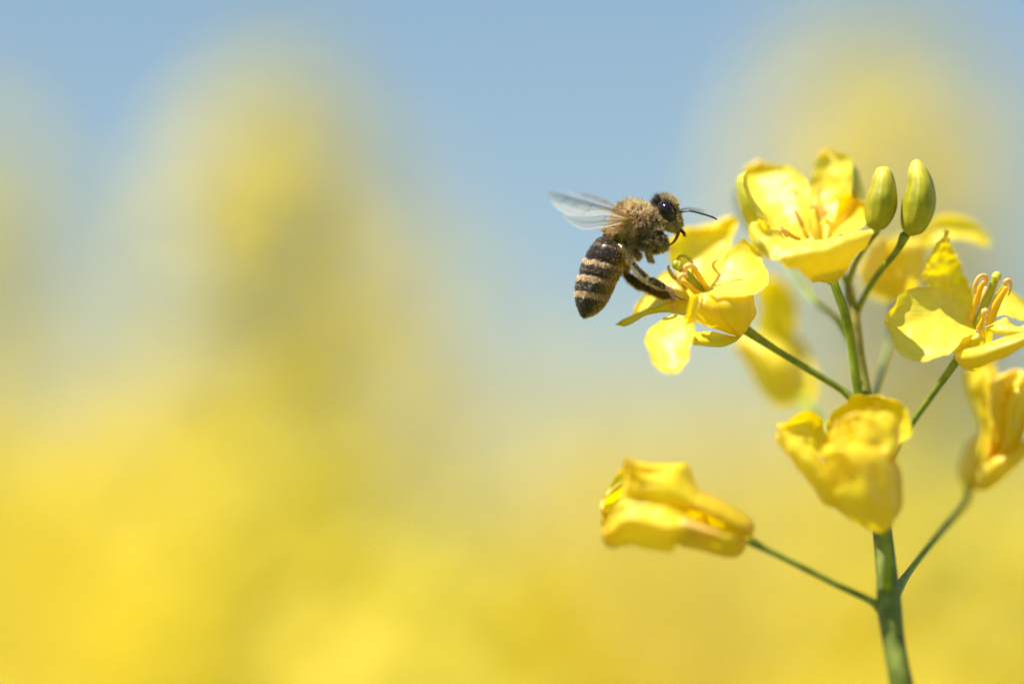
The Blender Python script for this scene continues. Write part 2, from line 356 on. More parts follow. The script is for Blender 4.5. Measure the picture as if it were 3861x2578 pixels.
# the dense crop behind: nobody could count it
frg = np.random.default_rng(21)
PROTO = []
for k in range(7):
    a, b_, c = plant_arrays(frg, (0, 0, 0), 100.0, 5, 7.0, 1.5, (frg.normal(0, 4), frg.normal(0, 4)), 1.05)
    v, q, cc, uv = petal_mesh('f', a, b_); sm = MB()
    for s in c:
        if isinstance(s[0], str): sm.add(s[1], [(0, 1, 3, 2), (2, 3, 5, 4)], None, (1, 1.05, .8))
        elif len(s[0]) > 2: wtube(sm, s[0], s[1], 4, cap=False)
    sf = [f for f in sm.f if len(f) == 4]
    PROTO.append((v, q, cc, uv, np.concatenate(sm.v), np.array(sf)))
FV = [[], [], [], []]; SV = [[], []]; fn = sn = 0
def crop(n, r0, r1, hfun, hsd, width):
    global fn, sn
    for _ in range(n):
        r = math.sqrt(frg.uniform(r0 ** 2, r1 ** 2)); x = frg.uniform(-1, 1) * (width * r + 14)
        h = hfun(x / r, r) + frg.normal(0, hsd); p = PROTO[frg.integers(7)]; t = frg.random() * 6.28
        R_ = np.array([[math.cos(t), -math.sin(t), 0], [math.sin(t), math.cos(t), 0], [0, 0, 1]]); off = np.array([x, r, h - 100.0])
        FV[0].append(p[0] @ R_.T + off); FV[1].append(p[1] + fn); FV[2].append(p[2] * frg.uniform(.9, 1.0)); FV[3].append(p[3]); fn += len(p[0])
        sv = p[4] @ R_.T + off; SV[0].append(sv); SV[1].append(p[5] + sn); sn += len(sv)
def horizon(u, r):      # how high the crop stands, by direction u = x / distance
    el = 4.2 + .3 * math.exp(-((u + .09) / .05) ** 2) + .5 * math.exp(-((u - .06) / .04) ** 2)
    return 98 + r * math.tan(math.radians(el))
crop(60, 85, 150, lambda u, r: horizon(u, r) - 2, 3.0, .20)
crop(80, 150, 300, lambda u, r: horizon(u, r) + r * .008, 4.5, .20)
crop(60, 300, 520, lambda u, r: horizon(u, min(r, 330)) , 5.0, .22)
fo = empty('rapeseed_crop', (0, 300, 0)); tag(fo, 'dense blurred yellow rapeseed crop filling the lower background', 'crop', kind='stuff')
O3 = np.array([0, 300., 0])
tag(link_quads('flower_heads', np.concatenate(FV[0]), np.concatenate(FV[1]), np.concatenate(FV[2]), np.concatenate(FV[3]), M_FIELD, fo, O3), kind='stuff')
V = np.concatenate(SV[0]); tag(link_quads('stems', V, np.concatenate(SV[1]), np.ones((len(V), 3)), np.zeros((len(V), 2)), M_FSTEM, fo, O3), kind='stuff')
# ------------------------------------------------------------------ the rapeseed plant in front
PB = W(3520, 2950, -6); PB = np.array([PB[0] + 4, PB[1] + 2, 0.0])
plant = empty('rapeseed_plant', PB)
tag(plant, 'sharp flowering rapeseed plant with yellow flowers and green stem that the bee visits', 'plant')
# main stem: from the ground up through the raceme
mb = MB()
tube(mb, [(3190, 1046, 7), (3202, 1110, 6), (3219, 1190, 5), (3235, 1340, 4), (3255, 1480, 3), (3300, 1750, 0), (3328, 2010, -3), (3346, 2180, -5),
          (3353, 2276, -6), (3370, 2420, -7), (3398, 2578, -8), (3440, 2760, -8)], [14, 18, 20, 24, 30, 33, 37, 41, 47, 42, 44, 46], 20, n=110)
Q0 = W(3440, 2760, -8); Q1 = W(3640, 3900, -8)
lowp = crom(np.array([Q0, Q1, (PB + Q1) / 2 + np.array([1, 0, 6]), PB]), 24); wtube(mb, lowp, np.linspace(52 * PXS, .42, 24), 16)
V = np.concatenate(mb.v); X_, Y_, _ = invW3(V); k = np.clip((1560 - Y_) / 300, 0, 1)[:, None] * np.clip((X_ - 3150) / 100, 0, 1)[:, None]
spk_ = fbm(V, 6.0, 2.0, 3)[:, None]; mb.v = [V]; mb.c = [np.ones((len(V), 3)) * .78 * (1 + .35 * spk_) * (1 + k * np.array([.45, -.12, 0]))]
stem = mb.build('stem', M_STEM, plant, PB)
# leaves low on the stem, below the picture
for k, (t, a) in enumerate([(8, .6), (13, 2.9), (17, 4.6)]):
    p = lowp[t]; e = np.array([math.cos(a), math.sin(a), .3]); s_ = np.array([-math.sin(a), math.cos(a), 0]); G = np.empty((14, 9, 3))
    for i in range(14):
        u = i / 13; wd = 3.2 * math.sin(math.pi * min(1, u * .9 + .08)) ** .7
        for j in range(9):
            v = j / 4 - 1; G[i, j] = p + e * (u * 15) + s_ * (v * wd * (1 + .1 * math.sin(u * 30))) + np.array([0, 0, 4 * u - 8 * u * u + abs(v) * .6])
    mb = MB(); mb.grid(G, None, (1, 1.05, .9)); mb.build('leaf', M_STEM, plant)

def pedicel(pts, rad, lab=None, C=(1, 1, 1)):
    mb = MB(); tube(mb, pts, rad, 14, n=44, C=C); o = mb.build('pedicel', M_STEM, plant)
    if lab: o['label'] = lab
    return o
pedicel([(2806, 1238, 2), (2845, 1266, 2), (2933, 1323, 2), (3089, 1417, 2.5), (3180, 1475, 3), (3240, 1530, 3)], [20, 17, 13, 13, 14, 20], 'straight green flower stalk behind the bee flower')
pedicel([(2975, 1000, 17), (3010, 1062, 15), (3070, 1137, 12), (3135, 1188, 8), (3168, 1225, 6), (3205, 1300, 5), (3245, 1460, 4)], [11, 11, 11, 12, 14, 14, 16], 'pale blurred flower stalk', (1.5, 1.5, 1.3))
pedicel([(3138, 1045, 1), (3156, 1100, 1), (3186, 1185, 1.2), (3208, 1290, 1.6), (3226, 1420, 1.8), (3242, 1520, 2)], [15, 17, 18, 18, 18, 18], 'green stalk under the top flower', (1.35, 1.35, .8))
pedicel([(3308, 868, 3), (3275, 915, 3.5), (3225, 991, 5), (3198, 1062, 6), (3192, 1130, 7)], [13, 10, 11, 12, 12])
pedicel([(3412, 888, 1), (3382, 945, 1.5), (3313, 1030, 3), (3258, 1115, 4), (3226, 1190, 6), (3224, 1260, 7)], [20, 13, 12, 12, 13, 13])
pedicel([(3366, 1125, 14), (3371, 1170, 14), (3352, 1290, 12), (3300, 1478, 8), (3272, 1570, 5)], [17, 12, 11, 11, 14])
pedicel([(3607, 1360, 1), (3530, 1468, 2), (3440, 1592, 3), (3370, 1700, 3), (3315, 1800, 1)], [16, 13, 13, 14, 18])
pedicel([(3332, 1996, -7.4), (3344, 2060, -7.8), (3345, 2120, -7.8), (3343, 2180, -7.2), (3345, 2240, -5.5)], [15, 16, 17, 19, 16], 'short bright green stalk in front of the stem', (1.45, 1.45, .7))
pedicel([(3660, 1838, 13), (3639, 1900, 12), (3560, 1990, 8), (3483, 2082, 4), (3420, 2165, 0), (3375, 2235, -4)], [15, 13, 14, 12, 14, 24], None, (1.1, 1.15, 1.1))
pedicel([(2828, 2040, -6.8), (2900, 2076, -6.8), (3020, 2135, -6.6), (3180, 2215, -6.2), (3290, 2268, -6), (3335, 2310, -5.6)], [17, 12, 12, 12, 14, 24])
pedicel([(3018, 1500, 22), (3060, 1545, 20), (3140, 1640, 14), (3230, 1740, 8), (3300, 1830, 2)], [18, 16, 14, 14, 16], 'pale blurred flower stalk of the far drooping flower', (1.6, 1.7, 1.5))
# aborted stub at the tip of the axis
mb = MB(); tube(mb, [(3172, 1030, 6), (3178, 1045, 6), (3188, 1070, 7)], [7, 9, 10], 10, C=(2.6, 1.9, 1.6)); mb.build('bud_stub', M_STEM, plant)

def flower(lab, base, r=15, C=(1, 1, 1)):
    """receptacle that carries the petals"""
    mb = MB(); b = base; c = W(*b)
    th = np.linspace(0, 2 * math.pi, 14, endpoint=False); rr = np.array([.3, .8, 1, .95, .6, .1]) * r * PXS; zz = np.array([-1.1, -.6, 0, .5, .8, .9]) * r * PXS
    G = c + np.stack([np.outer(rr, np.cos(th)), np.outer(rr, np.sin(th)), np.repeat(zz[:, None], 14, 1)], -1); mb.grid(G, None, C, wrap=True)
    f = mb.build('flower', M_PISTIL, plant, c); f['label'] = lab; return f
def pet(f, T, L, R, bulge=0.0, name='petal', mat=None, lab=None, **k):
    mb = MB(); petal(mb, T, L, R, bulge, **k); o = mb.build(name, mat or M_PETAL, f)
    if lab: o['label'] = lab
    return o
def pets(f, T, patches, name='petal', mat=None):
    mb = MB()
    for p in patches:
        p = dict(p); petal(mb, T, p.pop('L'), p.pop('R'), p.pop('b', 0.0), **p)
    return mb.build(name, mat or M_PETAL, f)
def stamen(f, T, fil, fr, ant, ar, C=(1, 1, 1), CA=(1, 1, 1)):
    mb = MB(); tube(mb, fil, fr, 10, T=T, C=C, ell=.7); o = mb.build('stamen', M_STAMEN, f)
    return mb, o
def anther(f, T, ant, ar, C=(1, 1, 1)):
    mb = MB(); tube(mb, ant, ar, 10, T=T, C=C); return mb.build('anther', M_ANTHER, f)

# --- flower 1: the one the bee visits
f = flower('wide open yellow flower the bee is landing on', (2806, 1236, 2), 16)
pet(f, ZA1, [(870, 800, 3), (800, 730, 4.5), (700, 640, 6), (620, 540, 6.5), (596, 440, 6), (600, 345, 5.5), (680, 262, 5.5), (760, 240, 5.5), (850, 262, 5.5), (1000, 245, 5)],
    [(870, 800, 3), (930, 750, 3.5), (1000, 690, 4), (1062, 590, 4.5), (1105, 480, 5), (1140, 390, 5), (1150, 330, 5), (1178, 260, 4.5), (1192, 205, 4.5), (1165, 155, 4.3), (1080, 190, 4.6), (1000, 245, 5)], 1.6, seed=1, wr=.014, ruf=.012, nu=46, nv=26)
pet(f, ZA, [(820, 775, -1.2), (880, 800, -2.5), (1000, 812, -3.6), (1120, 826, -4.2), (1250, 822, -4.2), (1340, 806, -3.5), (1410, 765, -2.5), (1448, 700, -1.2), (1440, 620, .2), (1400, 530, 1.0), (1375, 440, 1.8)],
    [(820, 775, -1.2), (900, 778, -.5), (970, 740, 0), (1030, 672, .6), (1062, 590, 1.2), (1080, 500, 1.8), (1120, 430, 2.2), (1180, 375, 2.4), (1246, 336, 2.6), (1290, 365, 2.4), (1375, 440, 1.8)], .9, seed=2, wr=.016, ruf=.016, nu=46, nv=26)
pets(f, ZA, [   # left petal: sunny face and the rolled front edge
    dict(L=[(790, 840, 1), (720, 730, 2.5), (650, 650, 3.6), (590, 604, 4.4), (520, 648, 4.6), (440, 752, 4.6), (370, 840, 4.4), (330, 905, 4), (308, 975, 3.5)],
         R=[(790, 840, 1), (760, 860, .5), (690, 860, .4), (620, 880, .4), (540, 900, .6), (470, 930, 1.0), (410, 952, 1.6), (350, 965, 2.4), (308, 975, 3.5)], b=1.0, seed=3, wr=.01, ruf=.008),
    dict(L=[(790, 850, 1), (690, 852, .4), (600, 878, .2), (520, 915, .2), (440, 940, .6), (370, 955, 1.1), (290, 985, 1.4), (215, 1020, 1.2), (160, 1062, .8)],
         R=[(790, 990, -1), (740, 985, -1), (640, 962, -1.2), (560, 955, -1.3), (470, 968, -1.3), (400, 992, -1.2), (330, 1035, -.8), (240, 1080, -.2), (160, 1062, .8)], b=.8, seed=4, wr=.008, C=(.92, .92, .7))])
pets(f, ZA, [   # front petal hanging down, narrow claw above
    dict(L=[(840, 806, -3.8), (800, 830, -4.4), (782, 880, -4.6), (768, 940, -4.5), (758, 1000, -4), (735, 1060, -3.4), (720, 1090, -3.2)],
         R=[(890, 812, -3.4), (880, 850, -3.6), (858, 905, -4), (832, 960, -4.2), (828, 1030, -4.2), (826, 1090, -4), (822, 1120, -3.6)], b=.5, seed=5, wr=.006)])
pets(f, ZA2, [
    dict(L=[(757, 985, -3.6), (720, 985, -2.2), (650, 973, -1.6), (590, 990, -1.6), (520, 1040, -2), (455, 1082, -2.4), (420, 1130, -2.8), (403, 1190, -3), (410, 1260, -3.2), (440, 1345, -3.4), (485, 1420, -3.6), (560, 1466, -3.8), (655, 1486, -3.9)],
         R=[(757, 985, -3.6), (800, 1000, -4.4), (825, 1060, -4.6), (824, 1120, -4.6), (812, 1190, -4.6), (803, 1240, -4.6), (792, 1290, -4.5), (786, 1340, -4.4), (768, 1385, -4.3), (738, 1420, -4.2), (710, 1455, -4.1), (690, 1475, -4), (655, 1486, -3.9)], b=.7, seed=6, wr=.016, ruf=.012, nu=44, nv=26, C=(1, 1, 1))])
pets(f, ZA, [   # claws that form the throat
    dict(L=[(1190, 1165, .5), (1090, 1130, -1.0), (960, 1085, -1.8), (870, 1050, -1.8), (826, 1030, -1.4)], R=[(1240, 1120, .5), (1130, 950, -2.2), (1030, 850, -3), (930, 800, -3), (840, 800, -2.4)], b=-1.2, seed=7, wr=.005, C=(.97, .93, .6)),
    dict(L=[(1180, 1165, 2.4), (1060, 1040, 3.4), (900, 990, 3.2), (790, 980, 2), (640, 960, .6)], R=[(1240, 1120, 2.4), (1180, 980, 3), (1030, 850, 3.2), (900, 800, 2.8), (760, 850, 2)], b=1.5, seed=8, wr=.005, C=(.97, .93, .6))])
pet(f, ZA, [(900, 900, 4), (760, 860, 4.5), (640, 740, 5.5), (640, 640, 6)], [(1000, 860, 4), (980, 760, 4.5), (900, 660, 5.5), (760, 600, 6)], 1.0, seed=71, wr=.006, C=(.98, .95, .7))
pet(f, ZA, [(1186, 1168, -.5), (1110, 1070, -2.6), (1050, 965, -3.4), (1020, 880, -3.4), (1050, 828, -3), (1140, 815, -3)], [(1268, 1118, -.5), (1305, 1040, -1.6), (1290, 950, -2.6), (1275, 880, -2.8), (1240, 825, -2.8), (1140, 815, -3)], -.9, 'sepal', M_SEPAL, seed=9, wr=.006, C=(1.15, 1.15, .9))
pet(f, ZA, [(1262, 1110, 1), (1275, 1050, -.6), (1262, 960, -2.2), (1240, 880, -2.6), (1235, 810, -2.2)], [(1262, 1110, 1), (1315, 1030, 0), (1350, 965, -.4), (1344, 880, -1.2), (1335, 800, -1.2)], -.8, 'sepal', M_SEPAL, seed=10, wr=.006, C=(1.15, 1.15, .9))
pet(f, ZA, [(1270, 1108, 1), (1190, 1160, 0), (1080, 1142, -.4), (960, 1124, -.8), (860, 1122, -1.2), (800, 1132, -1.4), (745, 1165, -1.4)],
    [(1270, 1108, 1), (1200, 1180, -.4), (1150, 1218, -1.4), (1050, 1248, -2), (920, 1240, -2.4), (810, 1228, -2.4), (745, 1165, -1.4)], -.7, 'sepal', M_SEPAL, seed=11, wr=.006, C=(1.05, 1.1, .8))
mb = MB(); tube(mb, [(905, 800, 1), (850, 740, 0), (780, 660, -.6), (715, 590, -1)], [15, 17, 16, 14], 16, T=ZA)
tube(mb, [(700, 578, -1), (676, 556, -1.1), (664, 545, -1.2)], [16, 19.5, 15], 16, T=ZA, C=(1.3, 1.2, 1.8)); mb.build('pistil', M_PISTIL, f)
def st(f, T, fil, fr, ant, ar, C=(1, 1, 1), CA=(1, 1, 1)):
    mb = MB(); tube(mb, fil, [x / T.k for x in fr] if hasattr(T, 'k') else fr, 10, T=T, C=C, ell=.7); s = mb.build('stamen', M_STAMEN, f)
    if ant is not None:
        mb2 = MB(); tube(mb2, ant, ar, 12, T=T, C=CA); a = mb2.build('anther', M_ANTHER, f)
px = lambda l, k: [x / k for x in l]
st(f, ZA, [(940, 770, .5), (900, 712, -.6), (850, 630, -1.4), (808, 575, -1.8)], px([27, 23, 22, 18], 2.24), [(752, 614, -1.8), (748, 585, -2.2), (775, 562, -2.5), (812, 566, -2.3), (842, 585, -2), (848, 608, -1.8)], px([17, 21, 22, 14, 11, 9], 2.24))
st(f, ZA, [(850, 800, -1.5), (790, 738, -2.2), (735, 700, -2.6), (715, 690, -2.6)], px([23, 20, 17, 14], 2.24), [(712, 720, -2.6), (698, 690, -2.8), (702, 658, -3), (725, 640, -3), (756, 652, -2.9), (745, 672, -2.8)], px([10, 18, 20, 20, 16, 9], 2.24))
st(f, ZA, [(800, 700, 3), (815, 590, 2.6), (800, 545, 2.2)], px([16, 14, 12], 2.24), [(812, 548, 2.0), (790, 515, 1.4), (752, 487, 1), (712, 482, .8), (688, 500, .7), (690, 522, .8), (706, 520, .8)], px([8, 12, 13, 12, 11, 10, 7], 2.24), CA=(.75, .85, .35))
st(f, ZA, [(760, 760, 2), (700, 700, 1.2), (660, 660, .6)], px([14, 14, 12], 2.24), [(698, 688, .4), (650, 660, -.2), (618, 610, -.5), (604, 580, -.6), (612, 565, -.5)], px([14, 15, 15, 11, 8], 2.24), CA=(.85, .85, .4))
st(f, ZA, [(960, 760, 2.4), (1010, 680, 2.2), (1038, 636, 2)], px([14, 12, 11], 2.24), [(1034, 640, 1.8), (1006, 605, 1.6), (984, 568, 1.5), (990, 532, 1.4), (1022, 512, 1.3)], px([7, 10, 12, 13, 9], 2.24), CA=(1, .95, .6))
st(f, ZA, [(775, 872, .8), (720, 866, .4), (672, 872, .2)], px([10, 10, 9], 2.24), [(664, 868, .2), (640, 890, .1), (636, 912, 0), (655, 926, 0), (674, 915, 0)], px([8, 11, 12, 13, 9], 2.24), CA=(1, .9, .6))

# --- flower 2: top flower
f = flower('cupped yellow flower at the top between the bee flower and the buds', (3128, 1058, 1), 14)
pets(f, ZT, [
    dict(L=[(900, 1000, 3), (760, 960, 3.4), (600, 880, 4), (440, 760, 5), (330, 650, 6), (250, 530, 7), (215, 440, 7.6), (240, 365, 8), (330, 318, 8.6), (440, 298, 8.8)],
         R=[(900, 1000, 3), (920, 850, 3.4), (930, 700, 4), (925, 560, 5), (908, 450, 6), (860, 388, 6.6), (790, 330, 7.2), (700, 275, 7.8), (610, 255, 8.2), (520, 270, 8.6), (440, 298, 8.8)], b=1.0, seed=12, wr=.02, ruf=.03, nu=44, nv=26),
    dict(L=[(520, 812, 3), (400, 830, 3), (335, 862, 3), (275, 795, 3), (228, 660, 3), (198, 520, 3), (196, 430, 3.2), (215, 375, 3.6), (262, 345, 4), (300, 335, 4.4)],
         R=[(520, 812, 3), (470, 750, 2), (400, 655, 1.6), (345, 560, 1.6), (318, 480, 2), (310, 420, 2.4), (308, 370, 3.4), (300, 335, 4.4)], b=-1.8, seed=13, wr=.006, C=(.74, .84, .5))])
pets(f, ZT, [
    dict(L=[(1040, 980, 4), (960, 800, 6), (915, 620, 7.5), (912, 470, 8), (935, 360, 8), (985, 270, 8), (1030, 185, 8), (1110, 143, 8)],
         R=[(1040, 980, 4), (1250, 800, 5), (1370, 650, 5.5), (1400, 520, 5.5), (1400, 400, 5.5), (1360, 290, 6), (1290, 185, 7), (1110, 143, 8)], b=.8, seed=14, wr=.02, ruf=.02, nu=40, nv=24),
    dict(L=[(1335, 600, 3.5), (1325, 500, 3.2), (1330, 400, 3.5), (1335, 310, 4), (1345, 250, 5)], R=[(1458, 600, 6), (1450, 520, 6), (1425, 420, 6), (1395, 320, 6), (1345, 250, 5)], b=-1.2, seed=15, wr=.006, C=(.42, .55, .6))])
pet(f, ZT, [(1080, 1000, 3), (1120, 880, 4.5), (1180, 720, 5), (1210, 600, 5), (1260, 540, 5), (1350, 560, 5)], [(1080, 1000, 3), (1250, 960, 1), (1390, 910, 1), (1475, 820, 2), (1470, 690, 3), (1350, 560, 5)], 2.0, seed=16, wr=.014, C=(1, .9, .5))  # golden tint puts the shade of the inner cup into the colour
pet(f, ZT, [(1090, 1405, -.5), (960, 1395, -2.5), (850, 1315, -5), (740, 1275, -6.5), (600, 1200, -7), (470, 1145, -6.5), (380, 1060, -6), (325, 960, -5), (320, 900, -4.5), (370, 830, -4), (440, 810, -4)],
    [(1150, 1405, -.5), (1290, 1300, -3), (1350, 1190, -4.5), (1450, 1075, -5), (1560, 940, -5), (1545, 885, -4.5), (1420, 890, -3), (1240, 990, -1), (1000, 1035, 0), (730, 1000, -1), (440, 810, -4)], -1.2, seed=17, wr=.02, ruf=.03, nu=56, nv=34)
pets(f, ZT, [dict(L=[(520, 1160, -7), (430, 1115, -7), (370, 1050, -6.8), (330, 960, -6), (318, 895, -5.2), (350, 845, -4.6)], R=[(520, 1160, -7), (480, 1090, -7.8), (455, 1010, -8), (440, 940, -7.4), (415, 880, -6), (350, 845, -4.6)], b=-.8, seed=18, wr=.005, C=(.75, .82, .6))], 'petal')
pet(f, ZT, [(1130, 1425, .5), (1040, 1425, 0), (960, 1385, -2), (930, 1330, -4)], [(1130, 1425, .5), (1200, 1400, 0), (1260, 1340, -1.5), (1290, 1280, -3)], -1.2, 'sepal', M_SEPAL, seed=19, wr=.005, C=(1, 1.05, .8))
pet(f, ZT, [(1060, 1040, 1), (1040, 940, 2.5), (1030, 860, 3), (1080, 790, 3)], [(1060, 1040, 1), (1130, 980, 2), (1160, 860, 3), (1080, 790, 3)], -1.2, 'petal', M_PETAL, seed=20, wr=.01)
mb = MB(); tube(mb, [(1010, 1010, 2), (985, 900, 2), (965, 800, 2.2), (955, 730, 2.4)], px([46, 44, 40, 36], 2.61), 14, T=ZT, C=(1.7, 1.3, .7)); mb.build('pistil', M_PISTIL, f)
for fil, ant in (([(900, 980, 3), (860, 900, 3), (830, 800, 3.2)], [(835, 830, 3), (800, 760, 3), (775, 710, 3)]),
                 ([(960, 960, 5), (920, 760, 6), (880, 620, 6.2)], [(880, 640, 6), (810, 570, 6), (755, 505, 6)]),
                 ([(1000, 960, 5), (1000, 760, 6.4), (1010, 600, 6.6)], [(1015, 600, 6.6), (1020, 530, 6.6), (1012, 470, 6.6)]),
                 ([(1060, 980, 4), (1060, 860, 4.6), (1060, 780, 5)], [(1055, 800, 5), (1045, 710, 5), (1055, 650, 5)]),
                 ([(1150, 1010, 1), (1190, 970, 1), (1230, 950, 1)], [(1200, 1030, 0), (1160, 1040, -.6), (1110, 1045, -1)]),
                 ([(820, 1000, 1), (740, 960, .6), (680, 910, 0)], [(700, 960, -.4), (660, 910, -.6), (640, 870, -.6)])):
    st(f, ZT, fil, px([22, 20, 16], 2.61), ant, px([20, 22, 16], 2.61), CA=(1, .95, .6))

# --- two closed buds
def sstep0(a, b, x): q = np.clip((x - a) / (b - a), 0, 1); return q * q * (3 - 2 * q)
def bud(lab, A, B, dr):
    mb = MB(); tt = np.linspace(0, 1, 46)[:, None]; pl = sstep0(.62, 1.0, tt); th = np.linspace(0, 2 * math.pi, 36, endpoint=False)[None]
    seam = np.exp(-(np.sin(th * 2 + .7) / .16) ** 2) * sstep0(.02, .2, tt); k = (1 + .9 * pl) * (1 - .10 * seam)
    Cc = np.stack([k * (1 + .25 * pl), k * (1 + .08 * pl) * (1 + .05 * seam), k * (1 + 2.2 * pl)], -1)  # pl paints the bright tip highlight into the tint
    rings(mb, ZT, A, B, dr, 0.8, n=46, ns=36, C=Cc.reshape(-1, 3))
    cen = mb.v[0].reshape(46, 36, 3).mean(1, keepdims=True); G = mb.v[0].reshape(46, 36, 3); mb.v[0] = (cen + (G - cen) * (1 - .055 * seam)[..., None] * (1 + .03 * np.sin(tt * 9 + th))[..., None]).reshape(-1, 3)
    V = mb.v[0]; o = mb.build('bud', M_BUD, plant); o['label'] = lab
bud('shorter green bud with a highlight tinted onto its tip', [(1560, 912), (1500, 880), (1476, 830), (1462, 700), (1466, 580), (1508, 490), (1550, 375), (1590, 300), (1640, 284)],
    [(1610, 912), (1665, 890), (1722, 830), (1772, 720), (1782, 600), (1766, 450), (1738, 345), (1700, 295), (1650, 284)], [.15, .9, 1.4, 1.75, 1.8, 1.5, 1.1, .6, .1])
bud('taller yellow green bud at the right', [(1905, 968), (1850, 925), (1822, 850), (1818, 740), (1822, 640), (1840, 555), (1880, 450), (1893, 340), (1925, 240), (1968, 213)],
    [(1930, 968), (2035, 935), (2100, 850), (2135, 770), (2156, 680), (2160, 575), (2138, 440), (2090, 320), (2025, 238), (1985, 213)], [.15, 1.0, 1.5, 1.8, 1.9, 1.8, 1.5, 1.1, .6, .1])

# --- flower 3: right flower
f = flower('open yellow flower at the right with orange tipped stamens standing up', (3607, 1352, 1), 15)
pet(f, ZR, [(1060, 960, 2), (940, 790, 3.2), (800, 690, 4), (690, 650, 4), (655, 600, 3.6), (622, 540, 3.4), (640, 490, 3), (625, 420, 2.8), (645, 340, 2.6), (700, 240, 2.2), (790, 178, 2), (835, 166, 2)],
    [(1060, 960, 2), (1050, 850, 3), (1038, 740, 4), (1030, 650, 4.5), (1000, 560, 4.8), (968, 500, 4.8), (935, 430, 4.5), (915, 340, 4), (880, 260, 3.4), (862, 200, 2.8), (850, 172, 2.4), (835, 166, 2)], 1.2, seed=21, wr=.03, ruf=.05, nu=110, nv=64, spots=[(3521, 994, 6), (3621, 1022, 8), (3566, 1031, 4.5), (3581, 1050, 7), (3655, 1086, 6), (3628, 1035, 5)])
pet(f, ZR, [(1100, 990, 0), (1060, 920, 1), (980, 805, 1.8), (860, 705, 2), (740, 650, 1.6), (640, 630, 1), (560, 635, .6), (470, 670, -.2), (400, 730, -.8), (352, 840, -1.6), (328, 930, -2)],
    [(1100, 990, 0), (1040, 1030, -1.4), (960, 1080, -2.6), (890, 1150, -3.6), (820, 1190, -4), (740, 1212, -4.2), (640, 1248, -4.2), (540, 1256, -4), (470, 1235, -3.6), (430, 1205, -3.4), (395, 1140, -3), (345, 1070, -2.6), (328, 930, -2)], .8, seed=22, wr=.016, ruf=.025, nu=50, nv=30)
pets(f, ZR, [dict(L=[(1180, 900, 3), (1240, 760, 4.5), (1255, 660, 5), (1275, 612, 5.4), (1340, 640, 5.4), (1420, 690, 5.2), (1500, 770, 5), (1600, 850, 4.5), (1680, 930, 4)],
                  R=[(1180, 900, 3), (1240, 880, 2), (1330, 868, 1.6), (1420, 888, 1.8), (1490, 905, 2), (1560, 900, 2.6), (1610, 910, 3), (1650, 920, 3.4), (1680, 930, 4)], b=1, seed=23, wr=.01, ruf=.015)])
pet(f, ZR, [(1150, 965, -1), (1200, 948, -1.4), (1280, 900, -1.6), (1335, 880, -1.6), (1375, 935, -1.8), (1440, 960, -2), (1520, 920, -2), (1620, 880, -2), (1700, 900, -2)],
    [(1150, 965, -1), (1190, 1005, -2), (1240, 1028, -2.6), (1320, 1038, -3), (1400, 1028, -3.2), (1480, 1015, -3.2), (1560, 1010, -3), (1640, 980, -2.6), (1700, 900, -2)], -.6, seed=24, wr=.014)
pet(f, ZR, [(905, 1225, 0), (900, 1200, -1.4), (960, 1168, -2.6), (1080, 1138, -3.4), (1190, 1108, -3.6), (1320, 1058, -3.8), (1470, 1015, -4), (1600, 960, -4)],
    [(905, 1240, 0), (940, 1300, -1), (1000, 1335, -1.6), (1080, 1336, -2.2), (1150, 1300, -2.8), (1230, 1255, -3.2), (1400, 1180, -3.8), (1600, 1030, -4)], -1.4, 'sepal', M_SEPAL, seed=25, wr=.008, C=(1.12, 1.05, .8))
pet(f, ZR, [(905, 1225, 1), (880, 1160, .4), (905, 1105, -.4), (980, 1060, -.8), (1060, 1030, -.6)], [(905, 1225, 1), (1000, 1165, 0), (1090, 1140, -.6), (1150, 1080, -1), (1120, 1010, -.6)], -.8, 'sepal', M_SEPAL, seed=26, wr=.006, C=(1.2, 1.2, .8))
pets(f, ZR, [dict(L=[(980, 1190, 1), (1080, 1130, .4), (1110, 1040, 0), (1100, 980, -.4)], R=[(980, 1230, 2), (1150, 1150, 1), (1205, 1080, .4), (1235, 990, 0)], b=-1, seed=27, wr=.004, C=(1, .95, .65))])
mb = MB(); tube(mb, [(1080, 955, 1), (1125, 850, .8), (1170, 740, .5), (1210, 640, .2), (1240, 560, 0)], px([36, 38, 37, 34, 32], 2.24), 16, T=ZR)
tube(mb, [(1246, 552, 0), (1254, 528, 0)], px([44, 38], 2.24), 16, T=ZR, C=(1.5, 1.35, 2.2)); mb.build('pistil', M_PISTIL, f)
st(f, ZR, [(1030, 900, 1), (1070, 780, .6), (1110, 650, .2), (1140, 590, 0)], px([32, 30, 26, 16], 2.24), [(1062, 680, -.2), (1070, 610, -.5), (1095, 555, -.6), (1130, 532, -.4), (1162, 545, -.2), (1158, 600, 0), (1150, 620, 0)], px([17, 19, 17, 14, 19, 14, 8], 2.24), CA=(1, .9, .6))
st(f, ZR, [(1120, 900, 1.6), (1140, 790, 1.4), (1155, 720, 1.2)], px([16, 15, 14], 2.24), [(1118, 770, 1.2), (1140, 700, 1), (1160, 640, 1)], px([14, 21, 16], 2.24), CA=(1, 1.05, 1.3))
st(f, ZR, [(1190, 940, .4), (1215, 860, 0), (1265, 750, -.6), (1330, 640, -1)], px([40, 38, 32, 20], 2.24), [(1325, 615, -1.4), (1325, 585, -1.6), (1350, 575, -1.6), (1368, 610, -1.4), (1362, 660, -1.2), (1348, 700, -1)], px([15, 19, 18, 16, 12, 7], 2.24), CA=(1, .9, .6))
st(f, ZR, [(1200, 820, .4), (1240, 720, .1), (1290, 650, -.3), (1315, 622, -.6)], px([14, 14, 12, 9], 2.24), None, None)
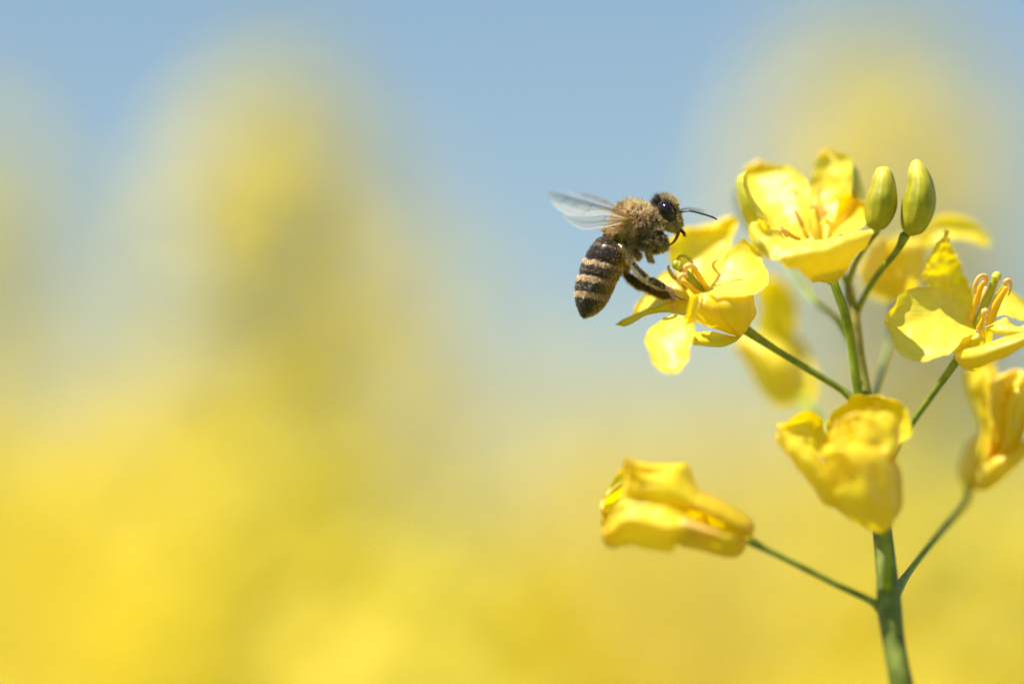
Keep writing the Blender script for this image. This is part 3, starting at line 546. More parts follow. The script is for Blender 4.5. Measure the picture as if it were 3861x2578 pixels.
st(f, ZR, [(1105, 980, -1.4), (1125, 930, -1.8), (1142, 870, -2)], px([30, 22, 16], 2.24), [(1140, 862, -2), (1152, 838, -2.2), (1160, 826, -2.2)], px([26, 32, 22], 2.24), CA=(1, .9, .8))

# --- flower 4: blurred cup behind the buds
f = flower('blurred yellow cup shaped flower behind the stalks of the two buds', (3366, 1120, 14), 20, (.7, .9, .6))
pet(f, ZR, [(370, 730, 14), (230, 700, 11), (120, 620, 10), (80, 520, 10), (110, 400, 10), (170, 290, 10), (230, 240, 10)], [(370, 730, 14), (500, 700, 11), (600, 600, 10), (640, 480, 10), (640, 360, 10), (610, 280, 10), (450, 225, 10)], -3, seed=28, wr=.02, C=(1, .93, .6))
pet(f, ZR, [(340, 700, 17), (180, 520, 18), (150, 350, 18), (180, 250, 18)], [(340, 700, 17), (560, 520, 18), (640, 360, 18), (600, 180, 18)], 3, seed=29, wr=.02)
pet(f, ZR, [(560, 420, 15), (600, 280, 14), (640, 170, 14), (720, 60, 14), (840, 25, 14), (980, 50, 14), (1120, 120, 14), (1190, 190, 14), (1215, 260, 14)], [(560, 420, 15), (640, 330, 14), (740, 260, 13), (850, 225, 13), (950, 225, 13), (1050, 250, 13), (1120, 280, 13), (1180, 295, 13.5), (1215, 260, 14)], .8, seed=30, wr=.015, lab='petal spreading to the right')
pet(f, ZR, [(370, 745, 15), (280, 750, 16), (170, 700, 17), (100, 620, 18)], [(370, 745, 15), (330, 690, 12), (220, 600, 11), (100, 540, 11)], 0, 'sepal', M_SEPAL, seed=31, wr=.01, C=(1.3, 1.25, .8))

# --- flower 5: blurred flower in front of the stem
f = flower('crumpled yellow flower in front of the stem', (3328, 2000, -7.2), 16, (.9, 1, .7))
pet(f, ZM, [(640, 900, -11), (560, 880, -12), (480, 780, -12.5), (400, 700, -13), (300, 600, -13), (240, 500, -12.5), (215, 430, -12), (240, 370, -11.5)], [(640, 900, -11), (620, 760, -12), (560, 640, -12.5), (490, 540, -12.5), (400, 460, -12.5), (320, 410, -12), (270, 380, -11.5), (240, 370, -11.5)], -1.6, C=(1, .98, .5), seed=32, wr=.016, ruf=.02)  # low-blue tints on this flower paint the warm tone of petals in shade
pet(f, ZM, [(700, 900, -9), (560, 660, -10), (420, 500, -11), (300, 410, -11.5), (240, 370, -11.5)], [(700, 900, -9), (640, 600, -8), (580, 420, -8), (520, 310, -8), (420, 272, -8.5), (320, 300, -10), (240, 370, -11.5)], 1.5, seed=33, wr=.03, ruf=.03, C=(1, .97, .4))
pet(f, ZM, [(800, 900, -9), (650, 640, -8), (560, 460, -7), (560, 330, -7), (620, 235, -8), (720, 178, -9), (850, 148, -9.5)], [(800, 900, -9), (950, 600, -11), (1030, 500, -12), (1095, 440, -12), (1118, 360, -11.5), (1085, 260, -11), (1000, 185, -10.5), (850, 148, -9.5)], 1.8, C=(1, .96, .3), seed=34, wr=.018, ruf=.02, pleat=.5)
pet(f, ZM, [(780, 860, -12), (660, 600, -13), (570, 440, -13), (600, 340, -12.5), (680, 318, -12)], [(780, 860, -12), (900, 700, -14.5), (1010, 560, -14.5), (1050, 420, -13.5), (980, 290, -13), (820, 250, -12.5), (680, 318, -12)], -1.2, flare=.7, seed=73, wr=.02, ruf=.012, C=(1, .97, .3), pleat=.35)
pet(f, ZM, [(900, 1058, -11), (780, 1010, -13), (690, 955, -14), (625, 860, -15), (590, 740, -15), (545, 610, -15), (520, 530, -14.5), (560, 480, -14)], [(920, 1058, -11), (985, 1010, -13), (1020, 900, -14.5), (1030, 760, -15), (1000, 620, -15), (930, 530, -15), (820, 480, -14.5), (700, 500, -14.2)], -2.4, seed=35, wr=.016, ruf=.015, C=(1, .97, .3), pleat=.35)
pet(f, ZM, [(900, 1060, -10.5), (880, 940, -13), (940, 780, -14.5), (975, 640, -14.5), (990, 545, -13.5)], [(930, 1055, -10.5), (1035, 930, -11), (1055, 840, -12), (1045, 690, -12.5), (990, 545, -13.5)], -1, 'sepal', M_SEPAL, seed=36, wr=.008, C=(1.1, 1.1, .9))
pet(f, ZM, [(880, 1060, -10.5), (760, 1010, -11), (680, 950, -11.5), (620, 890, -12)], [(900, 1050, -11), (820, 920, -14.2), (720, 880, -14.6), (630, 870, -13)], -.6, 'sepal', M_SEPAL, seed=37, wr=.01, C=(1.2, 1.15, .9))
pet(f, ZM, [(760, 800, -11), (690, 640, -13), (690, 540, -14.5), (760, 470, -15)], [(760, 800, -11), (870, 640, -14), (900, 520, -15.5), (830, 440, -15)], 1.2, seed=38, wr=.02, C=(1, .96, .3))
st(f, ZM, [(720, 800, -12), (670, 620, -13), (650, 545, -14)], px([22, 20, 18], 1.74), [(640, 570, -14.5), (655, 545, -15), (690, 530, -15)], px([16, 20, 16], 1.74))
mb = MB(); tube(mb, [(780, 900, -11), (800, 600, -11), (830, 420, -11.5)], px([30, 30, 28], 1.74), 12, T=ZM, C=(1.8, 1.4, .7)); mb.build('pistil', M_PISTIL, f)

# --- flower 6: lower left, closed trumpet pointing left
f = flower('half closed yellow flower pointing left on a long stalk, lowest of all', (2826, 2036, -6.8), 17, (.8, .95, .6))
pet(f, ZL, [(900, 560, -9), (800, 480, -7), (560, 330, -5), (420, 230, -6), (300, 240, -7), (200, 340, -8), (148, 440, -9), (138, 540, -10)], [(900, 560, -9), (760, 640, -8), (560, 680, -7), (400, 720, -8), (280, 760, -9), (190, 790, -9.5), (150, 700, -10), (138, 540, -10)], 2, flare=1.2, seed=39, wr=.016, ruf=.02, pleat=.6)
pet(f, ZL, [(1100, 600, -11), (960, 440, -11.5), (880, 412, -12), (820, 300, -12), (785, 215, -12), (752, 182, -12), (600, 190, -12.5), (430, 182, -13), (310, 160, -13)], [(1100, 600, -11), (900, 560, -14), (760, 540, -15), (600, 520, -15.5), (480, 480, -15.5), (360, 450, -15), (280, 440, -14.5), (285, 360, -14), (310, 160, -13)], -1.8, flare=.7, seed=40, wr=.010, ruf=.008, C=(1, .95, .25), pleat=.22)  # orange-yellow shading of this flower is put into its petal and sepal tints
pet(f, ZL, [(900, 640, -13), (760, 560, -15), (600, 500, -15.8), (450, 450, -15), (280, 440, -14), (200, 560, -13), (150, 640, -12.5), (145, 720, -12.5)], [(900, 640, -13), (780, 770, -14.5), (700, 800, -15), (650, 850, -14.8), (560, 838, -14.6), (420, 812, -14.2), (300, 802, -13.8), (230, 822, -13.2), (170, 790, -12.8), (145, 720, -12.5)], -2.2, flare=.9, seed=41, wr=.012, ruf=.015, C=(1, .96, .25), pleat=.35)
pet(f, ZL, [(1235, 750, -11), (1150, 610, -10), (1000, 540, -10), (860, 520, -11), (700, 540, -13)], [(1215, 770, -11), (1120, 800, -10), (980, 790, -10), (840, 760, -11), (700, 700, -13)], 2.0, seed=72, wr=.006, C=(1, .93, .2))
pet(f, ZL, [(1240, 745, -11), (1264, 655, -11.5), (1215, 585, -12), (1100, 508, -12.5), (960, 442, -13), (870, 410, -13.2)], [(1225, 745, -11), (1140, 690, -15), (1040, 640, -16), (940, 590, -16.4), (860, 560, -16.2), (800, 520, -15.5)], -1.2, 'sepal', M_SEPAL, seed=42, wr=.006, C=(1.1, 1.0, .4))
pet(f, ZL, [(1225, 755, -11), (1120, 700, -15.4), (1000, 690, -16.4), (880, 650, -17), (760, 612, -17), (705, 612, -16.8)], [(1205, 790, -11), (1165, 862, -11.5), (1095, 888, -12), (980, 868, -12.6), (840, 830, -13), (705, 800, -13.4)], -1.4, 'sepal', M_SEPAL, seed=43, wr=.006, C=(1.1, 1.02, .4))
mb = MB(); petal(mb, ZL, [(1000, 690, -17), (880, 650, -17.6), (760, 612, -17.8), (700, 605, -17.6), (640, 660, -17), (612, 745, -16.5)], [(1000, 735, -17), (880, 700, -17.8), (780, 665, -18), (730, 665, -17.8), (710, 700, -17.2), (680, 755, -16.6)], -.4, seed=44, wr=.004); mb.build('sepal', M_ANTHER, f)

# --- flower 7: right edge, blurred
f = flower('blurred golden flower cut by the right edge', (3655, 1842, 13), 20, (.45, .6, .4))
pet(f, ZE, [(420, 1420, 13), (440, 1100, 11), (470, 860, 11), (430, 600, 11), (380, 400, 11), (345, 250, 11)], [(420, 1420, 13), (640, 1150, 9), (720, 900, 8), (760, 600, 8), (740, 350, 8), (660, 150, 9)], -2, seed=45, wr=.02, C=(1, .92, .2), pleat=.6)  # saturated shade tone painted into the petal tint
pet(f, ZE, [(560, 1300, 11), (640, 900, 7.5), (620, 500, 7), (700, 250, 7), (850, 180, 7.5)], [(560, 1300, 11), (900, 1000, 8), (1000, 700, 7), (1080, 450, 7), (1040, 320, 8)], -1.5, seed=46, wr=.03, C=(1, .93, .2), pleat=1.2)
pet(f, ZE, [(440, 1430, 12), (500, 1200, 9), (620, 1090, 7.5), (850, 1010, 7), (1000, 900, 7), (1120, 820, 7)], [(440, 1430, 12), (560, 1440, 10), (680, 1370, 8.5), (820, 1230, 8), (1000, 1060, 8), (1120, 960, 8)], -1.5, 'sepal', M_PETAL, seed=47, wr=.01, C=(1, .9, .7))
pet(f, ZE, [(430, 1440, 14), (330, 1370, 13), (300, 1220, 13), (345, 1040, 13), (440, 900, 13)], [(430, 1440, 14), (480, 1300, 10), (490, 1150, 10), (510, 1000, 10), (500, 910, 11)], -1, 'sepal', M_PETAL, seed=48, wr=.01, C=(1, .93, .7))

# --- flower 8: drooping one far behind the bee flower
f = flower('far blurred drooping yellow flower behind the stalk of the bee flower', (3008, 1490, 22), 24, (.8, .95, .6))
pet(f, ZK, [(900, 1180, 22), (700, 900, 22), (600, 700, 21), (560, 450, 21), (580, 250, 21), (650, 130, 21)], [(900, 1180, 22), (940, 900, 23), (900, 700, 23), (910, 500, 23), (860, 320, 23), (740, 170, 22)], 2, seed=49, wr=.02)
pet(f, ZK, [(920, 1310, 21), (760, 1340, 19), (620, 1210, 18.5), (480, 980, 18.5), (370, 800, 19), (380, 700, 20)], [(920, 1310, 21), (1000, 1180, 18), (980, 1020, 17), (880, 860, 17), (760, 740, 18), (600, 640, 20)], -2.5, seed=50, wr=.01)
pet(f, ZK, [(920, 1310, 22), (960, 1000, 22), (920, 800, 23), (930, 680, 24)], [(920, 1310, 22), (1090, 1250, 21), (1100, 1050, 22), (1030, 820, 24)], 1, seed=51, wr=.01)

# --- flower 9: hidden behind the top flower
f = flower('pale blurred flower mostly hidden behind the top flower', (2985, 1005, 17), 16)
pet(f, ZT, [(740, 1240, 17), (520, 1100, 17), (330, 940, 17), (220, 740, 17), (165, 560, 17), (180, 470, 17)], [(740, 1240, 17), (700, 900, 19), (560, 700, 20), (420, 560, 20), (300, 480, 19), (180, 470, 17)], 1, seed=52, wr=.01)
pet(f, ZT, [(740, 1240, 17), (700, 1000, 21), (760, 800, 23), (860, 700, 24)], [(740, 1240, 17), (900, 1150, 20), (1000, 950, 22), (960, 780, 24)], 1, seed=53, wr=.01)
# ------------------------------------------------------------------ the honey bee
BO = W(2395, 860, 0)
bee = empty('honey_bee', BO)
tag(bee, 'furry honey bee with banded abdomen hovering left of the yellow flower, front legs tucked up', 'bee')
bm_ = MB()
# abdomen: overlapping plates
def plates(t):
    e = [.0, .16, .33, .50, .68, .84, 1.01]
    for i in range(6):
        if t < e[i + 1]: return 1.0 + .030 * (t - e[i]) / (e[i + 1] - e[i]) - .012
    return 1.0
ABD_A = [(690, 190), (600, 180), (505, 235), (425, 325), (352, 435), (292, 570), (235, 740), (190, 900), (170, 1050), (176, 1180), (205, 1300), (245, 1400), (292, 1468)]
ABD_B = [(800, 200), (880, 250), (955, 330), (985, 430), (985, 560), (930, 700), (862, 815), (800, 945), (740, 1070), (690, 1180), (610, 1295), (480, 1405), (322, 1474)]
rings(bm_, ZB, ABD_A, ABD_B, [.5, 1.15, 1.6, 1.85, 1.98, 2.02, 2.0, 1.9, 1.75, 1.5, 1.15, .7, .15], 0.2, n=120, ns=72, mod=plates)
def ball(c, rx, ry, rd, T, rot=0.0, d=0.0, k=1.0):
    c = T(c); th = np.linspace(0.02, math.pi - .02, 26); ph = np.linspace(0, 2 * math.pi, 40, endpoint=False)
    G = np.empty((26, 40, 3)); ca, sa = math.cos(rot), math.sin(rot)
    for i, a in enumerate(th):
        for j, b in enumerate(ph):
            x = rx / k * math.cos(a); y = ry / k * math.sin(a) * math.cos(b); G[i, j] = W(c[0] + x * ca - y * sa, c[1] + x * sa + y * ca, d + rd * math.sin(a) * math.sin(b))
    bm_.grid(G, None, (1, 1, 1), wrap=True)
ball((610, 700), 400, 345, 1.85, ZH, .35, 0, 5.22)
ball((400, 930), 250, 230, 1.45, ZH, .3, 0, 5.22)
ball((690, 1010), 300, 190, 1.4, ZH, -.2, 0, 5.22)
ball((930, 660), 180, 190, .9, ZH, 0, 0, 5.22)
ball((130, 1080), 200, 130, .7, ZH, .9, 0, 5.22)      # waist
# head: wide from the front, thin from the side
rings(bm_, ZH, [(1085, 300), (1050, 350), (1020, 440), (1025, 560), (1060, 680), (1120, 760), (1230, 815), (1340, 855), (1420, 880), (1460, 895)],
      [(1150, 250), (1250, 265), (1340, 330), (1405, 430), (1455, 540), (1490, 640), (1508, 720), (1516, 790), (1512, 840), (1495, 880)],
      [.5, 1.1, 1.5, 1.75, 1.8, 1.7, 1.45, 1.1, .8, .4], 0.0, n=60, ns=48)
K = 1 / 5.22; G_ = 1 / 5.809
def limb(pts, rad, T, k, ell=1.0, n=None): tube(bm_, pts, [r * k for r in rad], 18, T=T, n=n or 40, ell=ell)
# mandibles
limb([(1462, 850, -.35), (1510, 890, -.35), (1552, 935, -.35), (1572, 985, -.3)], [34, 32, 30, 20], ZH, K)
limb([(1462, 850, .5), (1515, 885, .5), (1560, 925, .5), (1585, 970, .4)], [34, 32, 30, 20], ZH, K)
# legs, near (-) and far (+) side.  front pair folded under the head
for s, dx in ((-1, 0), (1, 26)):
    limb([(720 + dx, 1010, .8 * s), (850 + dx, 1010, 1.2 * s), (1000 + dx, 960, 1.3 * s), (1092 + dx, 905, 1.3 * s)], [70, 68, 58, 40], ZH, K)
    limb([(1092 + dx, 905, 1.3 * s), (1125 + dx, 980, 1.2 * s), (1160 + dx, 1080, 1.0 * s), (1185 + dx, 1190, .8 * s), (1196 + dx, 1235, .8 * s)], [36, 46, 50, 40, 24], ZH, K)
    limb([(1190 + dx, 1220, .8 * s), (1100 + dx, 1255, .7 * s), (1000 + dx, 1290, .6 * s), (930 + dx, 1300, .5 * s)], [34, 46, 42, 30], ZH, K)
    limb([(990 + dx, 990, 1.4 * s), (940 + dx, 1080, 1.5 * s), (890 + dx, 1180, 1.5 * s), (870 + dx, 1240, 1.4 * s)], [34, 66, 62, 48], ZH, K)
    limb([(1010 + dx, 1130, 1.1 * s), (1080 + dx, 1170, 1.1 * s), (1110 + dx, 1225, 1.0 * s)], [75, 80, 50], ZH, K)
# middle pair
for s, dx in ((-1, 0), (1, 30)):
    limb([(600 + dx, 1080, .9 * s), (700 + dx, 1170, 1.3 * s), (790 + dx, 1220, 1.5 * s), (860 + dx, 1250, 1.5 * s)], [70, 62, 50, 44], ZH, K)
    limb([(860 + dx, 1245, 1.5 * s), (855 + dx, 1330, 1.4 * s), (868 + dx, 1420, 1.3 * s), (880 + dx, 1470, 1.2 * s)], [52, 44, 34, 26], ZH, K)
    limb([(870 + dx, 1470, 1.2 * s), (905 + dx, 1485, 1.1 * s), (938 + dx, 1492, 1.1 * s), (950 + dx, 1515, 1.1 * s)], [26, 24, 20, 8], ZH, K, n=14)
# hind pair: near leg
limb([(40, 170, -.9), (120, 260, -1.3), (210, 380, -1.6), (240, 420, -1.7)], [120, 105, 80, 50], ZG, G_)
limb([(350, 300, -.6), (400, 350, -.9), (440, 400, -1.1)], [60, 75, 60], ZG, G_)
limb([(215, 360, -1.7), (300, 520, -2.1), (400, 660, -2.3), (520, 790, -2.4), (610, 880, -2.4), (650, 920, -2.3)], [42, 68, 88, 100, 96, 50], ZG, G_, .45)
limb([(650, 900, -2.3), (730, 930, -2.3), (850, 990, -2.2), (980, 1050, -2.0), (1080, 1085, -1.8)], [60, 98, 104, 84, 50], ZG, G_, .4)
limb([(1080, 1080, -1.8), (1140, 1120, -1.7), (1190, 1190, -1.6), (1225, 1270, -1.5), (1262, 1300, -1.5)], [42, 44, 40, 42, 24], ZG, G_)
limb([(1262, 1250, -1.4), (1310, 1282, -1.3), (1370, 1318, -1.2), (1430, 1336, -1.1)], [13, 15, 15, 12], ZG, G_)
limb([(1425, 1336, -1.1), (1460, 1310, -1.1), (1478, 1248, -1.1)], [12, 10, 4], ZG, G_, n=14)
limb([(1370, 1318, -1.2), (1405, 1290, -1.4), (1412, 1262, -1.4)], [10, 8, 4], ZG, G_, n=12)
# far leg
limb([(60, 420, .9), (150, 560, 1.3), (200, 600, 1.5), (180, 680, 1.8), (150, 760, 2.0)], [90, 80, 62, 50, 40], ZG, G_)
limb([(130, 770, 2.0), (240, 850, 1.9), (360, 930, 1.8), (480, 1010, 1.7), (620, 1090, 1.6)], [40, 86, 100, 104, 70], ZG, G_, .5)
limb([(640, 1070, 1.6), (740, 1110, 1.5), (880, 1170, 1.3), (1010, 1220, 1.1), (1110, 1250, 1.0)], [66, 98, 100, 92, 62], ZG, G_, .5)
limb([(1100, 1240, 1.0), (1150, 1270, .9), (1190, 1310, .8), (1240, 1320, .8)], [34, 26, 22, 14], ZG, G_)

def remesh(mb, vox, smooth_it=3):
    V = np.concatenate(mb.v); me = mesh_from('raw', V - BO, mb.f); o = bpy.data.objects.new('raw', me); COL.objects.link(o)
    m = o.modifiers.new('r', 'REMESH'); m.mode = 'VOXEL'; m.voxel_size = vox
    s = o.modifiers.new('s', 'SMOOTH'); s.iterations = smooth_it; s.factor = .5
    dg = bpy.context.evaluated_depsgraph_get(); dg.update(); out = bpy.data.meshes.new_from_object(o.evaluated_get(dg))
    bpy.data.objects.remove(o); bpy.data.meshes.remove(me); return out
bme = remesh(bm_, 0.0052)
n = len(bme.vertices); BV = np.empty(n * 3, np.float32); bme.vertices.foreach_get('co', BV); BV = BV.reshape(-1, 3).astype(float) + BO
BN = np.empty(n * 3, np.float32); bme.vertices.foreach_get('normal', BN); BN = BN.reshape(-1, 3).astype(float)
def proj(P):
    q = P - CAM; D = q @ FW; return (q @ RT) / PXS * DIST / D + 1930.5, 1289.0 - (q @ UP) / PXS * DIST / D, (D - DIST) * 10

# abdomen coordinate: 0 at the waist, 1 at the tip, measured across the bands
_A = np.array([ZB(p) for p in ABD_A]); _B = np.array([ZB(p) for p in ABD_B])
A_ = crom(_A, 200); B_ = crom(_B, 200); MID = (A_ + B_) / 2
def abd_ts(x, y):
    """nearest ring: parameter along, and across (-1 back .. +1 belly)"""
    t = np.empty(len(x)); s = np.empty(len(x)); H = (B_ - A_); HL = np.linalg.norm(H, axis=1) + 1e-6; Hn = H / HL[:, None]
    for k in range(0, len(x), 20000):
        P = np.column_stack([x[k:k + 20000], y[k:k + 20000]]); R_ = P[:, None] - MID[None]
        al = (R_ * Hn[None]).sum(2); pe = np.abs(R_[..., 0] * Hn[None, :, 1] - R_[..., 1] * Hn[None, :, 0]) + np.maximum(0, np.abs(al) - HL[None] * .53) * 2
        i = pe.argmin(1); t[k:k + 20000] = i / 199.0; s[k:k + 20000] = al[np.arange(len(i)), i] / (HL[i] / 2)
    return t, s
def sstep(a, b, x): q = np.clip((x - a) / (b - a), 0, 1); return q * q * (3 - 2 * q)
def dist_poly(x, y, pts, T):
    P = np.array([T(p)[:2] for p in pts]); best = np.full(len(x), 1e9)
    for a, b in zip(P[:-1], P[1:]):
        d = b - a; u = np.clip(((x - a[0]) * d[0] + (y - a[1]) * d[1]) / (d @ d), 0, 1)
        best = np.minimum(best, np.hypot(x - a[0] - u * d[0], y - a[1] - u * d[1]))
    return best
def lerp(c, d, f): return np.asarray(c) * (1 - f[:, None]) + np.asarray(d) * f[:, None]
DK = np.array((.016, .010, .006)); TAN = np.array((.42, .25, .105)); LT = np.array((.90, .62, .36))
# band edges on the back, as y in the abdomen close-up, turned into t
def t_of(y): 
    yy = 850 + y / 4.237; return float(np.interp(yy, A_[:, 1], np.linspace(0, 1, 200)))
def colours(P, Nn):
    x, y, d = proj(P); k = len(x)
    nz = fbm(P, 18.0, 3.0, 3)[:]
    ns_ = Nn @ -FW; nl = Nn @ RT
    t, s = abd_ts(x, y)
    # region: 0 thorax, 1 head, 2 abdomen, 3 legs
    hx, hy = (x - 2280) * 5.22, (y - 700) * 5.22
    reg = np.zeros(k, int)
    inab = (np.abs(s) < 1.12) & (t > .02) & ((x - 2130) * 4.237 < 985) & ((y - 850) * 4.237 > 120)
    reg[inab] = 2
    head = (hx > 1000 + np.clip((hy - 500) * .35, -60, 140)) & (hy < 905) & (hx < 1620); reg[head] = 1
    gx, gy = (x - 2330) * 5.809, (y - 900) * 5.809
    inner = (-1.15 < s) & (s < 1.0)
    leg = ((gx > 190) & (gy > 240)) | ((gx > 140) & (gy > 380) & (s > 1.0)) | ((d < -1.75) & (gx > 160) & (gy > 280)) | ((hy > 900) & (hx > 1000)) | ((hy > 1140) & (hx > 640))
    leg |= (s > 1.02) & (gy > 520) & (gx > 90)
    reg[leg & ~((reg == 2) & (d > -1.7) & (s < 1.0))] = 3
    C = np.tile(DK, (k, 1)); hair = np.zeros(k); hl = np.full(k, .012); HC = np.tile(TAN, (k, 1))
    # abdomen
    yb = t + .016 * nz + .006 * fbm(P, 55.0, 6.0, 2)
    T_ = [t_of(v) for v in (120, 172, 260, 318, 430, 516, 590, 700, 773, 882, 1000, 1033, 1140)]
    wob = .008
    tanm = (sstep(T_[2] - wob, T_[2] + wob, yb) * (1 - sstep(T_[3] - .04, T_[3] + .01, yb)) * .25
            + sstep(T_[5] - wob, T_[5] + wob, yb) * (1 - sstep(T_[6] - .05, T_[6] + .025, yb))
            + sstep(T_[8] - wob, T_[8] + wob, yb) * (1 - sstep(T_[9] - .07, T_[9] + .015, yb))
            + sstep(T_[11] - wob, T_[11] + wob, yb) * (1 - sstep(T_[12] - .07, T_[12] + .02, yb)))
    belly = sstep(-.1, .75, s); fade = 1 - .75 * sstep(.0, .55, s)
    cab = lerp(DK * 1.3, (.10, .055, .02), belly * .8); cab = cab * (1 - (tanm * fade * .8)[:, None]) + LT * .8 * (tanm * fade * .8)[:, None]
    und = sstep(.55, .95, s); cab = lerp(cab, (.26, .17, .02), 0 * und) * (1 - .7 * und[:, None]) + np.array((.26, .17, .02)) * .7 * und[:, None]
    m = reg == 2; C[m] = cab[m]
    gloss = sstep(T_[4] - .004, T_[4] + .004, yb) * (1 - sstep(T_[5] - .004, T_[5] + .004, yb)) + sstep(T_[7] - .004, T_[7] + .004, yb) * (1 - sstep(T_[8] - .004, T_[8] + .004, yb)) + sstep(T_[10], T_[10] + .004, yb) * (1 - sstep(T_[11] - .004, T_[11] + .004, yb))
    gloss = np.clip(gloss * (1 - sstep(.1, .5, s)), 0, 1)
    ht = np.where(tanm > .25, 1.3, .75) * (1 - .96 * gloss); ht = np.where(t < t_of(430), ht * .2, ht)
    ht = np.where((t < .44) & (np.abs(s + .12) < .13), 0.0, ht)
    ht = np.where((t < T_[1]) | ((t < T_[2]) & (s < -.2)), .9, ht)
    hair[m] = ht[m]; hl[m] = np.where(tanm > .3, .019, .015)[m]
    fur0 = 1 - sstep(T_[1] - .02, T_[1] + .02, yb); hl[m] = np.maximum(hl, fur0 * .045)[m]
    hc = np.where((tanm > .3)[:, None], LT * (1.05 - .3 * belly[:, None]), lerp((.17, .13, .08), (.52, .39, .12), belly))
    hc = lerp(hc, (.50, .29, .11), fur0); hc = hc * (1 + .35 * fbm(P, 30.0, 12.0, 2))[:, None]; HC[m] = hc[m]
    bl = m & (s > .72) & (t > .35); hl[bl] = .022; hair[bl] = .35
    # thorax
    m = reg == 0
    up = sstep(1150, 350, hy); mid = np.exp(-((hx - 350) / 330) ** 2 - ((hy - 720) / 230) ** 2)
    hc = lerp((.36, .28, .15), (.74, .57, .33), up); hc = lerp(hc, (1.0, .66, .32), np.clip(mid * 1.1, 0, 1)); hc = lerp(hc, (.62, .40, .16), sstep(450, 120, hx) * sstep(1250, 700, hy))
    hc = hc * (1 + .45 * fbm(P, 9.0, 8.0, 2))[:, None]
    bald = np.exp(-((hx - 690) / 95) ** 2 - ((hy - 500) / 48) ** 2) * (d < 0)
    C[m] = lerp((.022, .014, .009), (.10, .055, .03), mid)[m]; C[m] = lerp(C[m], (.06, .04, .035), bald[m]); hair[m] = (1.5 * (1 - .93 * np.clip(bald * 1.3, 0, 1)))[m]; hl[m] = (.050 + .012 * sstep(500, 900, hy) + .006 * (nl < 0))[m]; HC[m] = hc[m]
    # head
    m = reg == 1
    lowh = sstep(650, 860, hy - .25 * (hx - 1300)); face = sstep(1250, 1450, hx)
    hc = lerp((.54, .43, .23), (.55, .44, .22), face * sstep(300, 600, hy)); hc = lerp(hc, (.62, .52, .12), lowh * (1 - face))
    HC[m] = hc[m]; C[m] = lerp((.02, .015, .01), (.075, .065, .014), face * sstep(600, 750, hy))[m]
    ex, ey = hx - 1225, hy - 500; ca, sa = math.cos(.92), math.sin(.92); u = (ex * ca + ey * sa) / 225; v = (-ex * sa + ey * ca) / 135
    eye = (u * u + v * v < 1.12) & (np.abs(d) > .35)
    hv = np.where(hy < 420, 2.4, 1.6); hv = np.where((face > .5) & (hy > 600), .55, hv); hv[eye] = 0; hv[(hx > 1440) & (hy > 800)] = .05
    hair[m] = hv[m]; hl[m] = np.where(hy < 420, .050, np.where(lowh > .5, .038, .026))[m]
    tuft = m & (hy < 420) & (hx < 1120); hl[tuft] = .068; HC[tuft] = (.10, .08, .05)
    bm2 = m & (hx > 1470) & (hy > 830); C[bm2] = (.03, .026, .006)
    # legs
    m = reg == 3
    core = np.minimum.reduce([dist_poly(x, y, [(290, 470), (430, 650), (590, 810)], ZG) - 42 / 5.809, dist_poly(x, y, [(760, 900), (860, 970), (980, 1040)], ZG) - 62 / 5.809])
    pale = sstep(-2, 9, core)
    cl = lerp((.014, .011, .008), (.50, .37, .17), pale)
    far = (d > .2) & (gy > 600); cl[far] = (.022, .018, .008)
    brush = far & (gx > 700); cl[brush] = (.17, .10, .018)
    pink = (gx > 1040) & (gx < 1290) & (d < 0) & (gy > 950); cl[pink] = (.50, .32, .22)
    claw = (gx > 1262) & (gy > 1180); cl[claw] = (.02, .018, .01)
    frt = (hx > 640) & (gy < 560); f2 = sstep(1150, 1350, hy) ; 
    cl[frt] = lerp((.055, .045, .018), (.22, .15, .05), np.clip(f2 + .3 * nz, 0, 1))[frt]
    knob = frt & (hy < 960) & (hx > 1040); cl[knob] = (.012, .010, .012)
    C[m] = cl[m]; lh = np.where(pale > .5, .9, .12); lh[far] = 1.0; lh[claw] = .05; lh[frt] = 1.0; lh[knob] = 0.0; lh[brush] = 1.1
    hair[m] = lh[m]; hl[m] = np.where(frt, .024, np.where(far, .026, .017))[m]
    hc = np.tile((.62, .48, .22), (k, 1)); hc[far] = (.52, .36, .06); hc[brush] = (.50, .30, .05); hc[pink] = (.62, .42, .28); hc[frt] = lerp((.36, .30, .13), (.68, .50, .20), np.clip(f2 + .5 * nz, 0, 1))[frt]
    up_ = m & (gx > 180) & (gx < 560) & (gy < 520) & (gy > 200); hc[up_] = (.60, .44, .20); hl[up_] = .034; hair[up_] = 1.3
    HC[m] = hc[m]
    return C, hair, hl, HC, reg, gloss
C, hair_d, hair_l, HC, REG, GL = colours(BV, BN)
spk = fbm(BV, 60.0, 4.0, 2); C = np.clip(C * (1 + .25 * spk[:, None]), 0, 1)
pollen = (spk > .8) & (REG >= 1); C[pollen] = (.22, .19, .07)
a = bme.color_attributes.new('tint', 'FLOAT_COLOR', 'POINT')
tA, sA = abd_ts(*proj(BV)[:2]); rough = np.where((GL > .5) | ((REG == 2) & (tA < .42) & (tA > .1)), .0, 1.0)
a.data.foreach_set('color', np.column_stack([C, rough]).astype(np.float32).ravel())
bme.polygons.foreach_set('use_smooth', np.ones(len(bme.polygons), bool)); bme.update(); bme.name = 'body'

